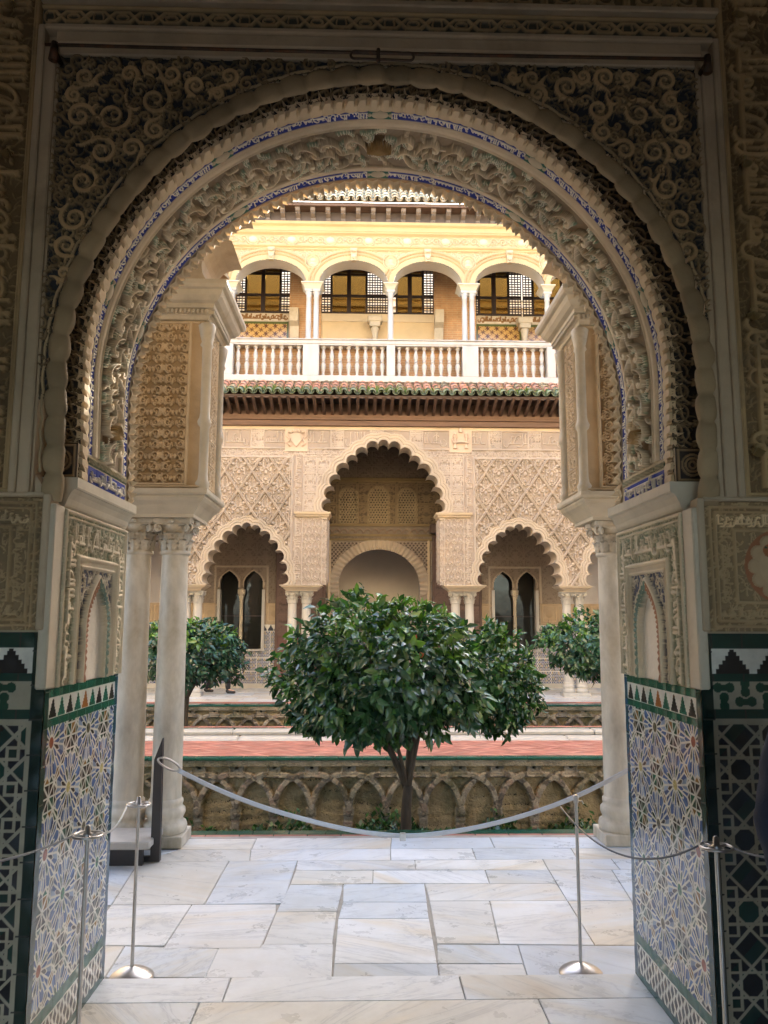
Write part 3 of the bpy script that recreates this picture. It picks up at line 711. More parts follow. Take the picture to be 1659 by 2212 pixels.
# spandrels: broad cream scrolls on a blue ground of small leaves
LS = [(370,330,45),(560,320,40),(650,290,32),(740,320,45),(845,370,45),(990,330,42),(940,405,28),(320,410,35),(490,500,78),(345,500,58),(670,430,68),(670,560,45),(440,650,65),(570,640,48),(360,780,65),(320,940,60),(285,1060,50),(275,1180,34)]
RS_ = [(640,340,45),(665,405,38),(790,375,52),(860,330,36),(955,335,48),(1050,340,36),(1215,350,52),(1240,432,36),(930,470,56),(1100,490,72),(1240,525,52),(945,570,45),(1040,645,46),(1170,655,66),(1285,650,42),(1220,810,58),(1280,950,56),(1312,1080,46),(560,330,26)]
leafblue = foliage(.34, .34, 330, (.018,.025,.045), (.095,.088,.072), 170, .050, .0048, .014, 8)
for nm, lst, ox, a, b in (('spandrel_panel', LS, 0, -1.335, .08), ('spandrel_panel', RS_, 829.5, .08, 1.452)):
    cv = Cv(a, b, 2.50, 4.145, 330); cv.tile(leafblue, a, b, 2.50, 4.145)
    rr_ = np.random.default_rng(4); prev = []
    BAND = (.40,.325,.225)
    for k, (zx, zy, zr) in enumerate(lst):
        p = at(ox+zx*.5, zy*.5, 3.12); c = np.array((p.x, p.z)); R = zr*.5*3.12/1700*1.06; sg = 1 if k % 2 else -1
        if prev:
            o = min(prev, key=lambda q: np.hypot(*(q-c))); d = c-o; nn = np.array([-d[1], d[0]])*.35*sg
            cv.line(bez(o, o+d*.3+nn, o+d*.7+nn, c, 16), .0062, .012, (.20,.175,.135), 'r')
        a0 = rr_.uniform(0, 2*PI)
        cv.line(spiral(c, R, a0, 1.35, sg, .22, 44), .0092, .020, BAND, 'f', (1.2, .6)); cv.line(spiral(c, R*.62, a0+2.5, .9, -sg, .3, 24), .0042, .016, (.24,.205,.15), 'f')
        for qq in (0, 1):
            cc = c+R*1.25*np.array((math.cos(a0+2+qq*2.2), math.sin(a0+2+qq*2.2))); cv.line(spiral(cc, R*.5, a0+qq*3, 1.0, -sg, .25, 22), .0055, .017, (.27,.23,.165), 'f')
        e = c+R*np.array((math.cos(a0), math.sin(a0))); tdir = np.array((-math.sin(a0), math.cos(a0)))*(-sg)
        cv.line(bez(e, e+tdir*R*.4, e+tdir*R*.8+(e-c)*.15, e+tdir*R*1.05+(e-c)*.5, 10), .0092, .020, BAND, 'f', (1, .15))
        leafstroke(cv, e, math.atan2(*(e-c)[::-1])+.5*sg, R*.6, .010, .022, BAND, .5*sg)
        prev.append(c)
        for q in range(3): leafstroke(cv, c+rr_.uniform(-.25, .25, 2)*R, rr_.uniform(0, 6.3), R*.8, .006, .014, (.17,.15,.12), .7)
    cen_ = [(q, .055) for q in prev]; tries = 0
    while tries < 2600:
        tries += 1; c = np.array((rr_.uniform(a, b), rr_.uniform(2.65, 4.13))); R = rr_.uniform(.018, .034)
        if abs(c[0]-.083) < 1.385 and (c[1] < 2.75 or np.hypot(c[0]-.083, c[1]-2.75) < 1.385): continue
        if any(np.hypot(*(c-q)) < (R+k)*.86 for q, k in cen_): continue
        cen_.append((c, R)); a0 = rr_.uniform(0, 2*PI); sg = rr_.choice((-1, 1)); cl = np.array(BAND)*rr_.uniform(.42, .62)
        cv.line(spiral(c, R, a0, 1.15, sg, .25, 24), .0058, .020, tuple(cl), 'f', (1.2, .6))
        e = c+R*np.array((math.cos(a0), math.sin(a0))); leafstroke(cv, e, a0-sg*1.2, R*1.3, .0062, .018, tuple(cl), .6*sg); leafstroke(cv, e, a0-sg*.3, R*1.1, .005, .016, tuple(cl*.85), -.5*sg)
    U, V = cv.grid(); m = np.where(V > 2.75, np.hypot(U-.083, V-2.75), np.abs(U-.083)) > 1.372
    m &= (V > 2.62)
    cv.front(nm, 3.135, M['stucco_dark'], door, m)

# stone frame of the spandrels
def bars(name, lst, mat, parent=door):
    mb = MB()
    for b in lst: mb.box(*b, bev=.006)
    return mb.build(name, mat, parent)
bars('frame_moulding', [(-1.400,-1.372,3.085,3.15,2.235,4.262), (-1.374,-1.325,3.10,3.15,2.235,4.185), (-1.327,-1.316,3.115,3.15,2.235,4.142),
                        (1.510,1.538,3.085,3.15,2.235,4.262), (1.462,1.512,3.10,3.15,2.235,4.185), (1.440,1.464,3.115,3.15,2.235,4.142),
                        (-1.373,1.511,3.083,3.15,4.240,4.264), (-1.326,1.463,3.098,3.15,4.183,4.242), (-1.317,1.441,3.113,3.15,4.140,4.186)], M['plaster'])
# interlace chain and upper frieze
cv = Cv(-1.40, 1.54, 4.266, 4.372, 330, (.05,.058,.06))
for k in range(14):
    u = -1.37+k*.21
    for e in (0, 1):
        q = [(u, 4.30), (u+.03, 4.30), (u+.075, 4.345), (u+.135, 4.345), (u+.18, 4.30), (u+.21, 4.30)]; q = [(x, y if not e else 8.645-y) for x, y in q]
        cv.line(q, .0065, .018, (.34,.29,.21), 'f')
    cv.line(arcp((u+.105, 4.3225), .026, 0, 2*PI, 16, .014), .005, .014, (.30,.25,.18)); cv.line(arcp((u, 4.3225), .022, 0, 2*PI, 16, .03), .004, .012, (.28,.23,.17))
for v in (4.272, 4.366): cv.line([(-1.5, v), (1.6, v)], .007, .022, (.36,.31,.22), 'f')
cv.front('chain_band', 3.13, M['stucco_dark'], door)
bars('cornice_moulding', [(-1.40,1.54,3.075,3.15,4.373,4.402)], M['plaster'])
tl = ataurique(.36, .26, 300, (.11,.095,.065), (.30,.25,.175), .02, 12)
cv = Cv(-1.40, 1.54, 4.404, 4.62, 300, (.1,.1,.1)); cv.tile(tl, -1.4, 1.54, 4.404, 4.62); cv.front('arabesque_frieze', 3.125, M['stucco_dark'], door)
# inscription columns
for a, b, sd in ((-1.86, -1.401, 31), (1.539, 2.02, 32)):
    cv = Cv(a, b, 2.232, 4.70, 300, (.12,.095,.06))
    t = foliage(.3, .3, 300, (.13,.10,.06), (.22,.175,.11), 80, .05, .004, .009, sd); cv.tile(t, a, b, 2.232, 4.70)
    i = a if a > 0 else b
    s = 1 if a > 0 else -1
    lo, hi = sorted((i+s*.035, i+s*.24))
    vscript(cv, lo, hi, 2.28, 4.66, .026, (.36,.29,.19), sd+5, lw=.0095); vscript(cv, lo, hi, 2.30, 4.66, .020, (.30,.24,.16), sd+9, lw=.007)
    for e in (.012, .026): cv.line([(i+s*e, 2.2), (i+s*e, 4.8)], .007, .022, (.34,.28,.19), 'r')
    cv.line([(i+s*.265, 2.2), (i+s*.265, 4.8)], .008, .022, (.34,.28,.19), 'r')
    vscript(cv, *sorted((i+s*.28, i+s*.44)), 2.28, 4.66, .02, (.32,.26,.17), sd+7, lw=.007)
    cv.line([(a, 2.25), (b, 2.25)], .010, .024, (.36,.3,.2), 'r')
    cv.front('inscription_column', 3.13, M['stucco_dark'], door)
def shell(name, px, py, parent):
    c = at(px, py, 3.08); mb = MB(); V = [(c.x, 3.085, c.z+.02)]; F = []
    for k in range(17):
        a = R_(-165+k*150/16); rr = .042*(1 if k % 2 else .9); V.append((c.x+rr*math.cos(a)*.8, 3.098-(.018 if k % 2 else .004), c.z+.02+rr*math.sin(a)))
    F = [(0, k, k+1) for k in range(1, 17)]; mb.add(V, F); mb.lathe([(.001,-.012),(.010,-.004),(.010,.008),(.001,.014)], 8, (c.x, 3.095, c.z+.026)); mb.build(name, M['shell'], parent)
for px, py in ((22, 8), (14, 328), (1596, 28), (1613, 350), (1631, 680), (1640, 976)): shell('shell_boss', px, py, door)
# carved panels at shoulder height
for a, b, i, s, sd in ((-1.90, -1.262, -1.262, -1, 41), (1.367, 2.05, 1.367, 1, 42)):
    cv = Cv(a, b, 1.70, 2.222, 300, (.22,.18,.125)); col = (.34,.285,.205)
    t = foliage(.24, .24, 300, (.20,.165,.115), col, 70, .045, .0045, .010, sd); cv.tile(t, a, b, 1.70, 2.222)
    o0, o1 = sorted((i+s*.03, i+s*.60))
    for q in (0, .022): cv.frame(o0+q, o1-q, 1.72+q, 2.20-q, .006, .018, col)
    cv.rect(o0+.03, o1-.03, 1.75, 1.80, 0); cv.rect(o0+.03, o1-.03, 2.12, 2.17, 0)
    script(cv, o0+.03, o1-.03, 2.115, 2.17, .014, PALE, sd, lw=.0042); script(cv, o0+.03, o1-.03, 1.745, 1.80, .014, col, sd+1, lw=.0042)
    vscript(cv, *sorted((i+s*.06, i+s*.115)), 1.81, 2.11, .014, col, sd+2, lw=.0042)
    cv.frame(o0+.095, o1-.095, 1.815, 2.105, .008, .02, col)
    c = (i+s*.315, 1.96); cv.disk(c, .155, .004, (.25,.12,.07), 'f', over=True)
    for k in range(12): cv.disk((c[0]+.105*math.cos(k*PI/6), c[1]+.105*math.sin(k*PI/6)), .034, .012, (.36,.30,.23), 'f')
    cv.disk(c, .115, .013, (.38,.32,.25), 'f')
    cv.line(bez((c[0]-.06, c[1]+.07), (c[0]-.02, c[1]+.03), (c[0]+.02, c[1]-.02), (c[0]+.06, c[1]-.08), 8), .018, .017, (.02,.06,.045), 'r'); cv.disk((c[0]-.05, c[1]+.06), .035, .019, (.24,.10,.045), 'r')
    cv.front('shoulder_panel', 3.128, M['stucco_dark'], door)
    bars('panel_edge', [(*sorted((i, i-s*.030)), 3.09, 3.16, 1.70, 2.232), (*sorted((i-s*.0, i+s*.62)), 3.10, 3.15, 2.222, 2.240)], M['plaster'])
    # marble edge roll beside the jamb
    e = XL if s < 0 else XR
    bars('edge_roll', [(*sorted((e-s*.008, e+s*.034)), 3.10, 3.205, 1.475, 2.195)], M['marble_trim'])

# imposts
for s, x in ((-1, XL), (1, XR)):
    prof = [(-.10,2.195),(-.002,2.195),(.004,2.203),(.008,2.212),(.014,2.232),(.026,2.256),(.038,2.270),(.046,2.272),(.050,2.278),(.050,2.318),(-.10,2.318)]
    MB().prism([(x-s*p, z) for p, z in prof], 3.205, 4.045).build('impost', M['marble_trim'], door)
# jamb panels with a blind niche
def jamb_panel(sd):
    cv = Cv(3.20, 4.025, 1.475, 2.115, 330, (.30,.33,.26)); L = (.60,.55,.45); Gd = (.25,.30,.23)
    t = foliage(.25, .25, 330, Gd, (.52,.50,.40), 110, .04, .0042, .010, sd); cv.tile(t, 3.2, 4.03, 1.475, 2.12)
    cv.frame(3.208, 4.017, 1.46, 2.105, .008, .018, L); cv.frame(3.228, 3.997, 1.46, 2.085, .004, .014, L)
    vscript(cv, 3.235, 3.33, 1.48, 2.0, .018, L, sd+1, lw=.006); vscript(cv, 3.885, 3.99, 1.48, 2.0, .018, L, sd+2, lw=.006)
    script(cv, 3.26, 3.97, 1.965, 2.075, .018, L, sd+3, lw=.006)
    cv.rect(3.345, 3.875, 1.475, 1.95, .012, (.50,.46,.38)); cv.frame(3.350, 3.870, 1.40, 1.945, .010, .026, L); cv.frame(3.382, 3.838, 1.40, 1.913, .005, .022, L)
    t2 = foliage(.2, .2, 330, (.10,.11,.17), (.52,.48,.40), 120, .035, .0036, .008, sd+4); cv.tile(t2, 3.39, 3.83, 1.475, 1.905)
    cy = 3.61; path = [(cy-.165, 1.40), (cy-.165, 1.67)]+[tuple(p) for p in bez((cy-.165, 1.67), (cy-.165, 1.78), (cy-.08, 1.83), (cy, 1.885), 12)]
    full = path+[(2*cy-x, z) for x, z in path[::-1]]
    D = cv.dist(full, .2); ins = cv.inside(full); b = ins & (D < .036)
    cv.H[b] = .020+.010*np.abs(np.sin(np.arctan2(cv.grid()[1]-1.66, cv.grid()[0]-cy)*22))[b]
    U, V = cv.grid(); cv.C[b & (U < cy)] = (.36,.20,.13); cv.C[b & (U >= cy)] = (.16,.24,.21)
    cv.line(full, .008, .032, L); m = ins & (D >= .036); cv.H[m] = -.006; cv.C[m] = (.66,.64,.60)
    inner = [(cy+(x-cy)*.78, 1.40+(z-1.40)*.95) for x, z in full]; cv.line(inner, .006, .026, L)
    cv.v = 1.475+(cv.v-1.475)*(2.193-1.475)/(2.115-1.475)
    return cv
for s, x, sd in ((1, XL, 51), (-1, XR, 61)): jamb_panel(sd).side('niche_panel', x-s*.002+s*.004, s, M['stucco'], door)

# glazed tile dadoes
WHITE = (.62,.60,.53); GREEN = (.012,.10,.062)
def merlons(cv, a, b, c, d, n, cols):
    cv.rect(a, b, c, d, 0, WHITE); w = (b-a)/n; H = d-c
    for k in range(n):
        u = a+(k+.5)*w
        for j in range(5): hw = w*.40*(1-j*.19); cv.rect(u-hw, u+hw, c+.03*H+j*H*.165, c+.03*H+(j+1)*H*.165, 0, cols[k % len(cols)])
        cv.rect(u-.05*w, u+.05*w, c+.8*H, c+.93*H, 0, cols[k % len(cols)])
def joints(cv, a, b, c, d, du, dv, dark=.5):
    for x in np.arange(a, b, du): cv.C[:, max(0, int((x-cv.u0)*cv.res)):max(0, int((x-cv.u0)*cv.res))+1][int((c-cv.v0)*cv.res):int((d-cv.v0)*cv.res)] *= dark
def jamb_dado(s):
    cv = Cv(3.122, 4.032, .052, 1.472, 420, GREEN); cv.C += rng.normal(0, .006, cv.C.shape[:2])[..., None]
    rosettes(cv, 3.165, 3.99, .262, 1.325, .42, 16, .0043)
    0 and straps(cv, 3.165, 3.99, .262, 1.325, .31, 16, (.055, .20), .0042, [(.035,.055,.20),(.05,.075,.27),(.03,.03,.035),(.04,.06,.22),(.02,.10,.065),(.16,.20,.33),(.04,.05,.18)], WHITE, ou=.10, ov=.0)
    for u0_, v0_ in ((.31, .155),): pass
    mc = [(.03,.02,.022), (.015,.12,.08), (.035,.022,.025), (.02,.12,.08), (.30,.11,.03), (.015,.12,.08)]
    merlons(cv, 3.165, 3.99, 1.358, 1.436, 9, mc)
    cv.rect(3.165, 3.99, .052, .212, 0, WHITE)
    a = np.arange(3.165, 3.99, .0375)
    U, V = cv.grid(); m = (V < .205) & (V > .085) & (U > 3.165) & (U < 3.99); ph = ((U-3.165)/.0375) % 1; q = ((V-.085)/.06+np.floor((U-3.165)/.0375)*.5) % 1
    m2 = m & (np.abs(ph-.5)*2 < 1-np.abs(q-.5)*2); cv.C[m2] = (.07,.055,.05)
    cv.rect(3.122, 3.165, .052, 1.472, 0, (.009,.038,.029)); cv.rect(3.99, 4.032, .052, 1.472, 0, (.02,.075,.13)); cv.rect(3.1, 4.1, .052, .085, 0, (.02,.09,.085))
    for z in np.arange(.06, 1.47, .14): cv.rect(3.99, 4.032, z, z+.003, 0, (.2,.22,.2)); cv.rect(3.122, 3.165, z, z+.003, 0, (.1,.1,.08))
    for v0_, v1_ in ((1.436, 1.472), (1.325, 1.358), (.212, .262)):
        for u in np.arange(3.17, 3.99, .105): cv.rect(u, u+.0025, v0_, v1_, 0, (.10,.12,.09))
    cv.H += (.0008*np.sin(cv.grid()[0]*61)*np.sin(cv.grid()[1]*53)).astype(np.float32)
    return cv
for s, x in ((1, XL), (-1, XR)): jamb_dado(s).side('tiled_dado', x, s, M['glaze'], door)
BLK = (.012,.012,.014); DW = (.30,.27,.20)
for a, b, i, s in ((-1.95, -1.224, -1.224, -1), (1.329, 2.1, 1.329, 1)):
    cv = Cv(a, b, .052, 1.692, 330, (.005,.019,.014)); lo, hi = sorted((i+s*.050, i+s*.70))
    straps(cv, lo, hi, .10, 1.352, .26, 8, (.17,), .0058, [BLK, (.012,.03,.024), BLK, (.014,.055,.04), BLK, BLK, (.014,.014,.018), (.02,.012,.012)], DW, ou=.12 if s < 0 else .3, ov=.1)
    cv.rect(lo, hi, 1.375, 1.372+.0, 0); cv.rect(lo, hi, 1.40, 1.508, 0, DW)
    for k in range(9):          # bow-tie tiles
        for j in range(2):
            u = lo+.04+k*.085; v = 1.428+j*.054
            if u > hi-.03: continue
            hz = (k+j) % 2
            for e in (-1, 1): cv.disk((u+(e*.024 if hz else 0), v+(0 if hz else e*.017)), .020, 0, (.012,.05,.03), 'f', over=True)
            cv.rect(u-.012, u+.012, v-.010, v+.010, 0, (.012,.05,.03))
    merlons(cv, lo, hi, 1.535, 1.635, 4, [BLK])
    for z0, z1 in ((1.352, 1.40), (1.508, 1.535), (1.635, 1.692)):
        cv.rect(lo, hi, z0, z1, 0, (.008,.036,.026))
        for u in np.arange(lo, hi, .12): cv.rect(u, u+.003, z0, z1, 0, (.03,.03,.025))
    cv.line([(lo, .1), (lo, 1.352), (hi, 1.352), (hi, .1)], .010, 0, DW, 'f', over=True)
    for z in np.arange(.06, 1.69, .13): cv.rect(*sorted((i, i+s*.05)), z, z+.003, 0, (.03,.03,.025))
    cv.H += (.0008*np.sin(cv.grid()[0]*51)*np.sin(cv.grid()[1]*43)).astype(np.float32)
    cv.front('wall_tile_dado', 3.122, M['glaze'], door)

# the hall behind the viewer (unseen rear openings added and sized for fill light)
hall = thing('hall_room', 'dim plastered hall from which the archway is seen', 'room', (0, -1, .05))
mb = MB(); mb.box(-4.9, -4.6, -5.5, 3.13, 0, 7.0); mb.box(4.8, 5.1, -5.5, 3.13, 0, 7.0)
mb.box(-4.9, -3.8, -5.8, -5.3, 0, 7.0); mb.box(4.0, 5.1, -5.8, -5.3, 0, 7.0); mb.box(-3.8, 4.0, -5.8, -5.3, 4.0, 7.0); mb.box(-2.5, -1.1, -5.8, -5.3, 0, 4.0); mb.box(1.3, 2.7, -5.8, -5.3, 0, 4.0)
mb.build('wall', M['plaster_dark'], hall); MB().box(-4.9, 5.1, -5.8, 4.0, 6.8, 7.1).build('ceiling', M['wood_dark'], hall)

# iron rod with its latch across the top of the frame
rod = thing('iron_rod', 'thin rusty iron rod fixed across the top of the archway frame', 'rod', (0, 3.05, 4.17))
p0, p1 = at(98, 96, 3.05), at(1532, 128, 3.05)
MB().tube([p0.lerp(p1, t)+Vector((0, 0, -.006*math.sin(t*PI))) for t in np.linspace(0, 1, 20)], .007, 8).build('bar', M['iron'], rod)
a, b = at(766, 117, 3.03), at(885, 121, 3.03); h = .017
loop = [(a.x+h*math.cos(t)*1, 3.035, a.z+h*math.sin(t)) for t in np.linspace(PI/2, 1.5*PI, 9)]+[(b.x+h*math.cos(t), 3.035, b.z+h*math.sin(t)) for t in np.linspace(-PI/2, PI/2, 9)]
MB().tube(loop+[loop[0]], .0055, 8, cap=False).tube([(a.x+.10, 3.035, a.z-.03), (a.x+.10, 3.035, a.z+.03)], .008).build('latch_loop', M['iron'], rod)
for px, py in ((118, 112), (1525, 140)):
    c = at(px, py, 3.06); MB().tube([(c.x, 3.13, c.z), (c.x, 3.045, c.z)], .012).tube([(c.x+.003, 3.05, c.z+.035), (c.x, 3.05, c.z-.045)], [.014, .02], 10).build('pivot_socket', M['iron'], rod)

# =================================================================== COLUMNS
def make_column(parent, loc, zcap, ztop, rs, mat, base_h=.30, detail=1.0, name='column'):
    """plinth, moulded base, swelling shaft, leafed capital with corner volutes and abacus, all in local space"""
    k = rs/.115; mb = MB(); n = 32 if detail >= 1 else 16
    me_o = MB(); p = .168*k
    me_o.box(-p, p, -p, p, 0, .075*k+.01, .006)
    z0 = .075*k+.01
    prof = [(.155*k,z0),(.165*k,z0+.02*k),(.166*k,z0+.05*k),(.158*k,z0+.075*k),(.138*k,z0+.085*k),(.134*k,z0+.105*k),(.142*k,z0+.12*k),(.150*k,z0+.14*k),(.148*k,z0+.17*k),(.132*k,z0+.185*k),(.126*k,z0+.20*k),(.132*k,z0+.215*k),(.131*k,z0+.235*k),(rs*1.03,z0+.25*k)]
    me_o.lathe(prof, n)
    base = me_o.build('base', mat, None)
    zb = z0+.25*k
    sh = MB().lathe([(rs*1.03, zb), (rs, zb+.06)]+[(rs*(1-.11*((t)**1.5)), zb+.06+(zcap-zb-.10)*t) for t in np.linspace(.05, 1, 14)]+[(rs*.90, zcap-.035), (rs*1.02, zcap-.03), (rs*1.05, zcap-.015), (rs*1.0, zcap)], n).build(name, mat, None)
    H = ztop-zcap; cp = MB(); rt = rs*.9
    cp.lathe([(rt*.95, zcap), (rt*.97, zcap+H*.35), (rt*1.08, zcap+H*.62), (rt*1.35, zcap+H*.80), (rt*1.25, zcap+H*.84)], n)
    a_ = rt*1.62; zz = ztop-H*.14
    pts = []
    for s in range(4):
        b0 = PI/4+s*PI/2
        for t in np.linspace(-.93, .93, 7):
            a = b0+PI/4+t*PI/4; R = a_*(.98-.10*(1-(t/.93)**2)*1.0)/max(abs(math.cos(a)), abs(math.sin(a)))*.97; pts.append((R*math.cos(a), R*math.sin(a)))
    cp.prism(pts, zz, ztop, 'z'); cp.prism([(x*.93, y*.93) for x, y in pts], zz-H*.05, zz-.001, 'z')
    for row, (nn, zl, hl, out) in enumerate(((8, 0, .42, 1.0), (8, .28, .36, 1.1))):
        for q in range(nn):
            a = 2*PI*(q+.5*row)/nn; ca, sa = math.cos(a), math.sin(a); rows = []
            for t in np.linspace(0, 1, 7):
                r = rt*(1.0+.05*t)+(.34*rt*out)*max(0, t-.45)**1.3*1.6+.012*k; z = zcap+H*(zl+hl*(t if t < .85 else .85-(t-.85)*.9)); wd = rt*(.30+.12*math.sin(t*PI))*(1 if t < .7 else 1-(t-.7)*1.9)*(1+.25*math.sin(t*22))
                rows.append([((r-.010*k)*ca-e*wd*sa, (r-.010*k)*sa+e*wd*ca, z) if e else ((r+.012*k)*ca, (r+.012*k)*sa, z) for e in (-1, -.5, 0, .5, 1)])
            cp.strip(rows, True)
    for s in range(4):
        a = PI/4+s*PI/2; c = Vector((rt*1.62*math.cos(a), rt*1.62*math.sin(a), zcap+H*.70)); d = Vector((math.cos(a), math.sin(a), 0)); sp = spiral((0, 0), H*.145, PI/2, 1.6, -1, .12, 26)
        t = Vector((-d.y, d.x, 0))
        for e in (-1, 1):
            cp.tube([c+d*p_[0]+Vector((0, 0, p_[1]))+t*e*rt*.16 for p_ in sp], [H*.035*(1-.5*i/25) for i in range(26)], 6)
        cp.tube([c+t*-rt*.17, c+t*rt*.17], H*.10, 10)
        for e in (-1, 1):
            aa = a+e*.30; cp.tube([Vector((rt*1.15*math.cos(a+e*.62), rt*1.15*math.sin(a+e*.62), zcap+H*.74)), Vector((rt*1.35*math.cos(aa), rt*1.35*math.sin(aa), zcap+H*.82)), c+Vector((0, 0, H*.14))], H*.035, 6)
        m = Vector((rt*1.50*math.cos(a+PI/4), rt*1.50*math.sin(a+PI/4), ztop-H*.09)); cp.lathe([(.001, -H*.06), (H*.07, -H*.03), (H*.08, .03*H), (.001, H*.07)], 8, m)
    cap = cp.build('capital', mat, None)
    o = sh; o.parent = parent
    o.matrix_parent_inverse = Matrix.Translation(parent.location).inverted(); o.location = loc
    for c in (base, cap): c.parent = o
    return o
def column_copy(o, loc):
    c = o.copy(); S.collection.objects.link(c); c.location = loc
    for ch in o.children:
        d = ch.copy(); S.collection.objects.link(d); d.parent = c
    return c

# =================================================================== NEAR ARCADE OF THE GALLERY
near = thing('gallery_arcade', 'near side of the courtyard with two carved piers on marble columns framing the garden', 'arcade', (.25, 6.5, 0))
NY0, NY1, NC = 6.25, 6.93, .25
c0 = make_column(near, (-1.547, 6.5, 0), 2.29, 2.545, .118, M['marble'], name='column')
for x in (-1.85, 2.06, 2.37): column_copy(c0, (x, 6.5, 0))
for s, xi in ((-1, -1.318), (1, 1.815)):
    xo = xi+s*.88
    prof = [(0,2.548),(.0,2.575),(.02,2.60),(.05,2.64),(.085,2.675),(.10,2.70),(.10,2.715),(.118,2.72),(.125,2.735),(.125,2.765),(0,2.768)]
    mb = MB()
    lo, hi = sorted((xi, xo))
    V = []; 
    rows = [[(lo+.05-p, NY0+.06-p, z), (hi-.05+p, NY0+.06-p, z), (hi-.05+p, NY1-.06+p, z), (lo+.05-p, NY1-.06+p, z)] for p, z in prof]
    rows = [[(x+(0), y, z) for x, y, z in r] for r in rows]
    mb.strip(rows, False, True); mb.add(rows[0], [(3,2,1,0)]); mb.add(rows[-1], [(0,1,2,3)]); mb.build('impost_block', M['marble_trim'], near)
    MB().box(lo, hi, NY0+.02, NY1-.02, 2.768, 4.5).build('pier_core', M['plaster'], near)
    # carved face towards the gallery
    cv = Cv(lo, hi, 2.775, 4.17, 260, (.42,.345,.25)); col = (.50,.42,.31); mt = ataurique(.20, .175, 260, (.30,.24,.165), col, .034, 70+s, .72, False)
    e0, e1 = sorted((xi-0*s, xi+s*.10)); p0_, p1_ = sorted((xi+s*.13, xo-s*.05))
    cv.tile(mt, p0_, p1_, 2.82, 4.14)
    cv.frame(p0_-.012, p1_+.012, 2.808, 4.15, .012, .028, col)
    for q in (2.79, 4.162): cv.line([(lo, q), (hi, q)], .010, .02, col)
    cv.front('pier_panel', NY0+.018, M['stucco'], near)
    # reveal towards the opening: slender colonnettes and a carved strip
    cv = Cv(NY0+.02, NY1-.02, 2.775, 4.17, 260, (.42,.345,.25)); mt = ataurique(.20, .20, 260, (.28,.225,.155), col, .032, 75+s, .95); cv.tile(mt, NY0+.22, NY1-.20, 2.80, 4.15)
    for q in (NY0+.20, NY1-.18): cv.line([(q, 2.7), (q, 4.3)], .012, .03, col)
    cv.side('pier_reveal', xi, -s, M['stucco'], near)
    for q in (NY0+.055, NY1-.055):
        MB().lathe([(.055,2.77),(.055,2.80),(.062,2.82),(.048,2.85),(.044,2.9),(.044,3.28),(.056,3.30),(.06,3.33),(.05,3.36),(.046,3.40),(.046,3.95),(.058,3.97),(.05,4.0),(.062,4.06),(.075,4.14),(.06,4.16)], 18, (xi-s*.01, q, 0)).build('colonnette', M['marble_trim'], near)
    # cornice above
    prof = [(.0,4.17),(.03,4.18),(.04,4.205),(.055,4.215),(.055,4.25),(.085,4.262),(.085,4.295),(.12,4.31),(.15,4.345),(.165,4.385),(.19,4.395),(.205,4.42),(.205,4.455),(0,4.458)]
    rows = [[(lo+.0-p, NY0+.02-p, z), (hi-.0+p, NY0+.02-p, z), (hi+p, NY1-.02+p, z), (lo-p, NY1-.02+p, z)] for p, z in prof]
    mb = MB(); mb.strip(rows, False, True); mb.add(rows[-1], [(0,1,2,3)])
    for x in np.arange(lo-.05, hi+.05, .035): mb.box(x, x+.018, NY0-.062, NY0-.03, 4.218, 4.248)
    for y in np.arange(NY0-.03, NY1+.03, .035): mb.box(*sorted((xi-s*.05, xi-s*.082)), y, y+.018, 4.218, 4.248)
    mb.build('cornice', M['marble_trim'], near)
ctr = [(1.43,4.46),(1.375,4.90),(1.28,5.30),(1.12,5.68),(.90,6.0),(.62,6.25),(.32,6.40),(.10,6.46)]
lob = lobes([(NC-a, z) for a, z in ctr]+[(NC+a, z) for a, z in ctr[::-1]], .50, 12)
poly = [(-7.5, 4.458), tuple(lob[0])]+[tuple(p) for p in lob[1:]]+[(8, 4.458), (8, 10.9), (-7.5, 10.9)]
MB().prism(poly, NY0+.06, NY1-.06).build('lobed_wall', M['plaster'], near)
for xa, xb, xs_ in ((-7.5, -2.2, (-4.7, -7.4)), (2.7, 8, (5.2, 7.7))):
    mb = MB(); mb.box(xa, xb, NY0+.08, NY1-.08, 3.55, 4.458)
    for x in xs_: mb.box(x-.2, x+.2, NY0+.1, NY1-.1, 0, 3.55)
    mb.build('side_wall', M['plaster'], near)
MB().box(-9, 9.5, 4.03, NY1-.06, 6.85, 7.05).build('gallery_ceiling', M['wood_dark'], near)
mb = MB(); 
for x in np.arange(-8.6, 9.4, .42): mb.box(x, x+.12, 4.04, NY0, 6.70, 6.85)
mb.build('ceiling_beam', M['wood_dark'], near)
mb = MB(); mb.cur = (.76,.64,.46); mb.box(-9.5, 10.5, NY1-.05, NY1+.02, 7.0, 10.9)
for x in np.arange(-8, 9.5, 1.9): mb.cur = (.70,.56,.38); mb.box(x-.12, x+.12, NY1+.02, NY1+.10, 7.3, 9.6)
mb.cur = (.85,.68,.40); mb.box(-9.5, 10.5, NY1+.02, NY1+.12, 9.7, 9.95); mb.box(-9.5, 10.5, NY1+.02, NY1+.16, 10.5, 10.8)
mb.build('upper_storey', M['ochre'], near)
mb = MB(); mb.add([(-9.5, 3.5, 12.2), (10.5, 3.5, 12.2), (10.5, NY1+.7, 10.9), (-9.5, NY1+.7, 10.9), (-9.5, 3.5, 12.1), (10.5, 3.5, 12.1), (10.5, NY1+.7, 10.8), (-9.5, NY1+.7, 10.8)], [(0,1,2,3),(7,6,5,4),(0,3,7,4),(1,5,6,2),(3,2,6,7)])
mb.build('roof', M['plaster'], near)

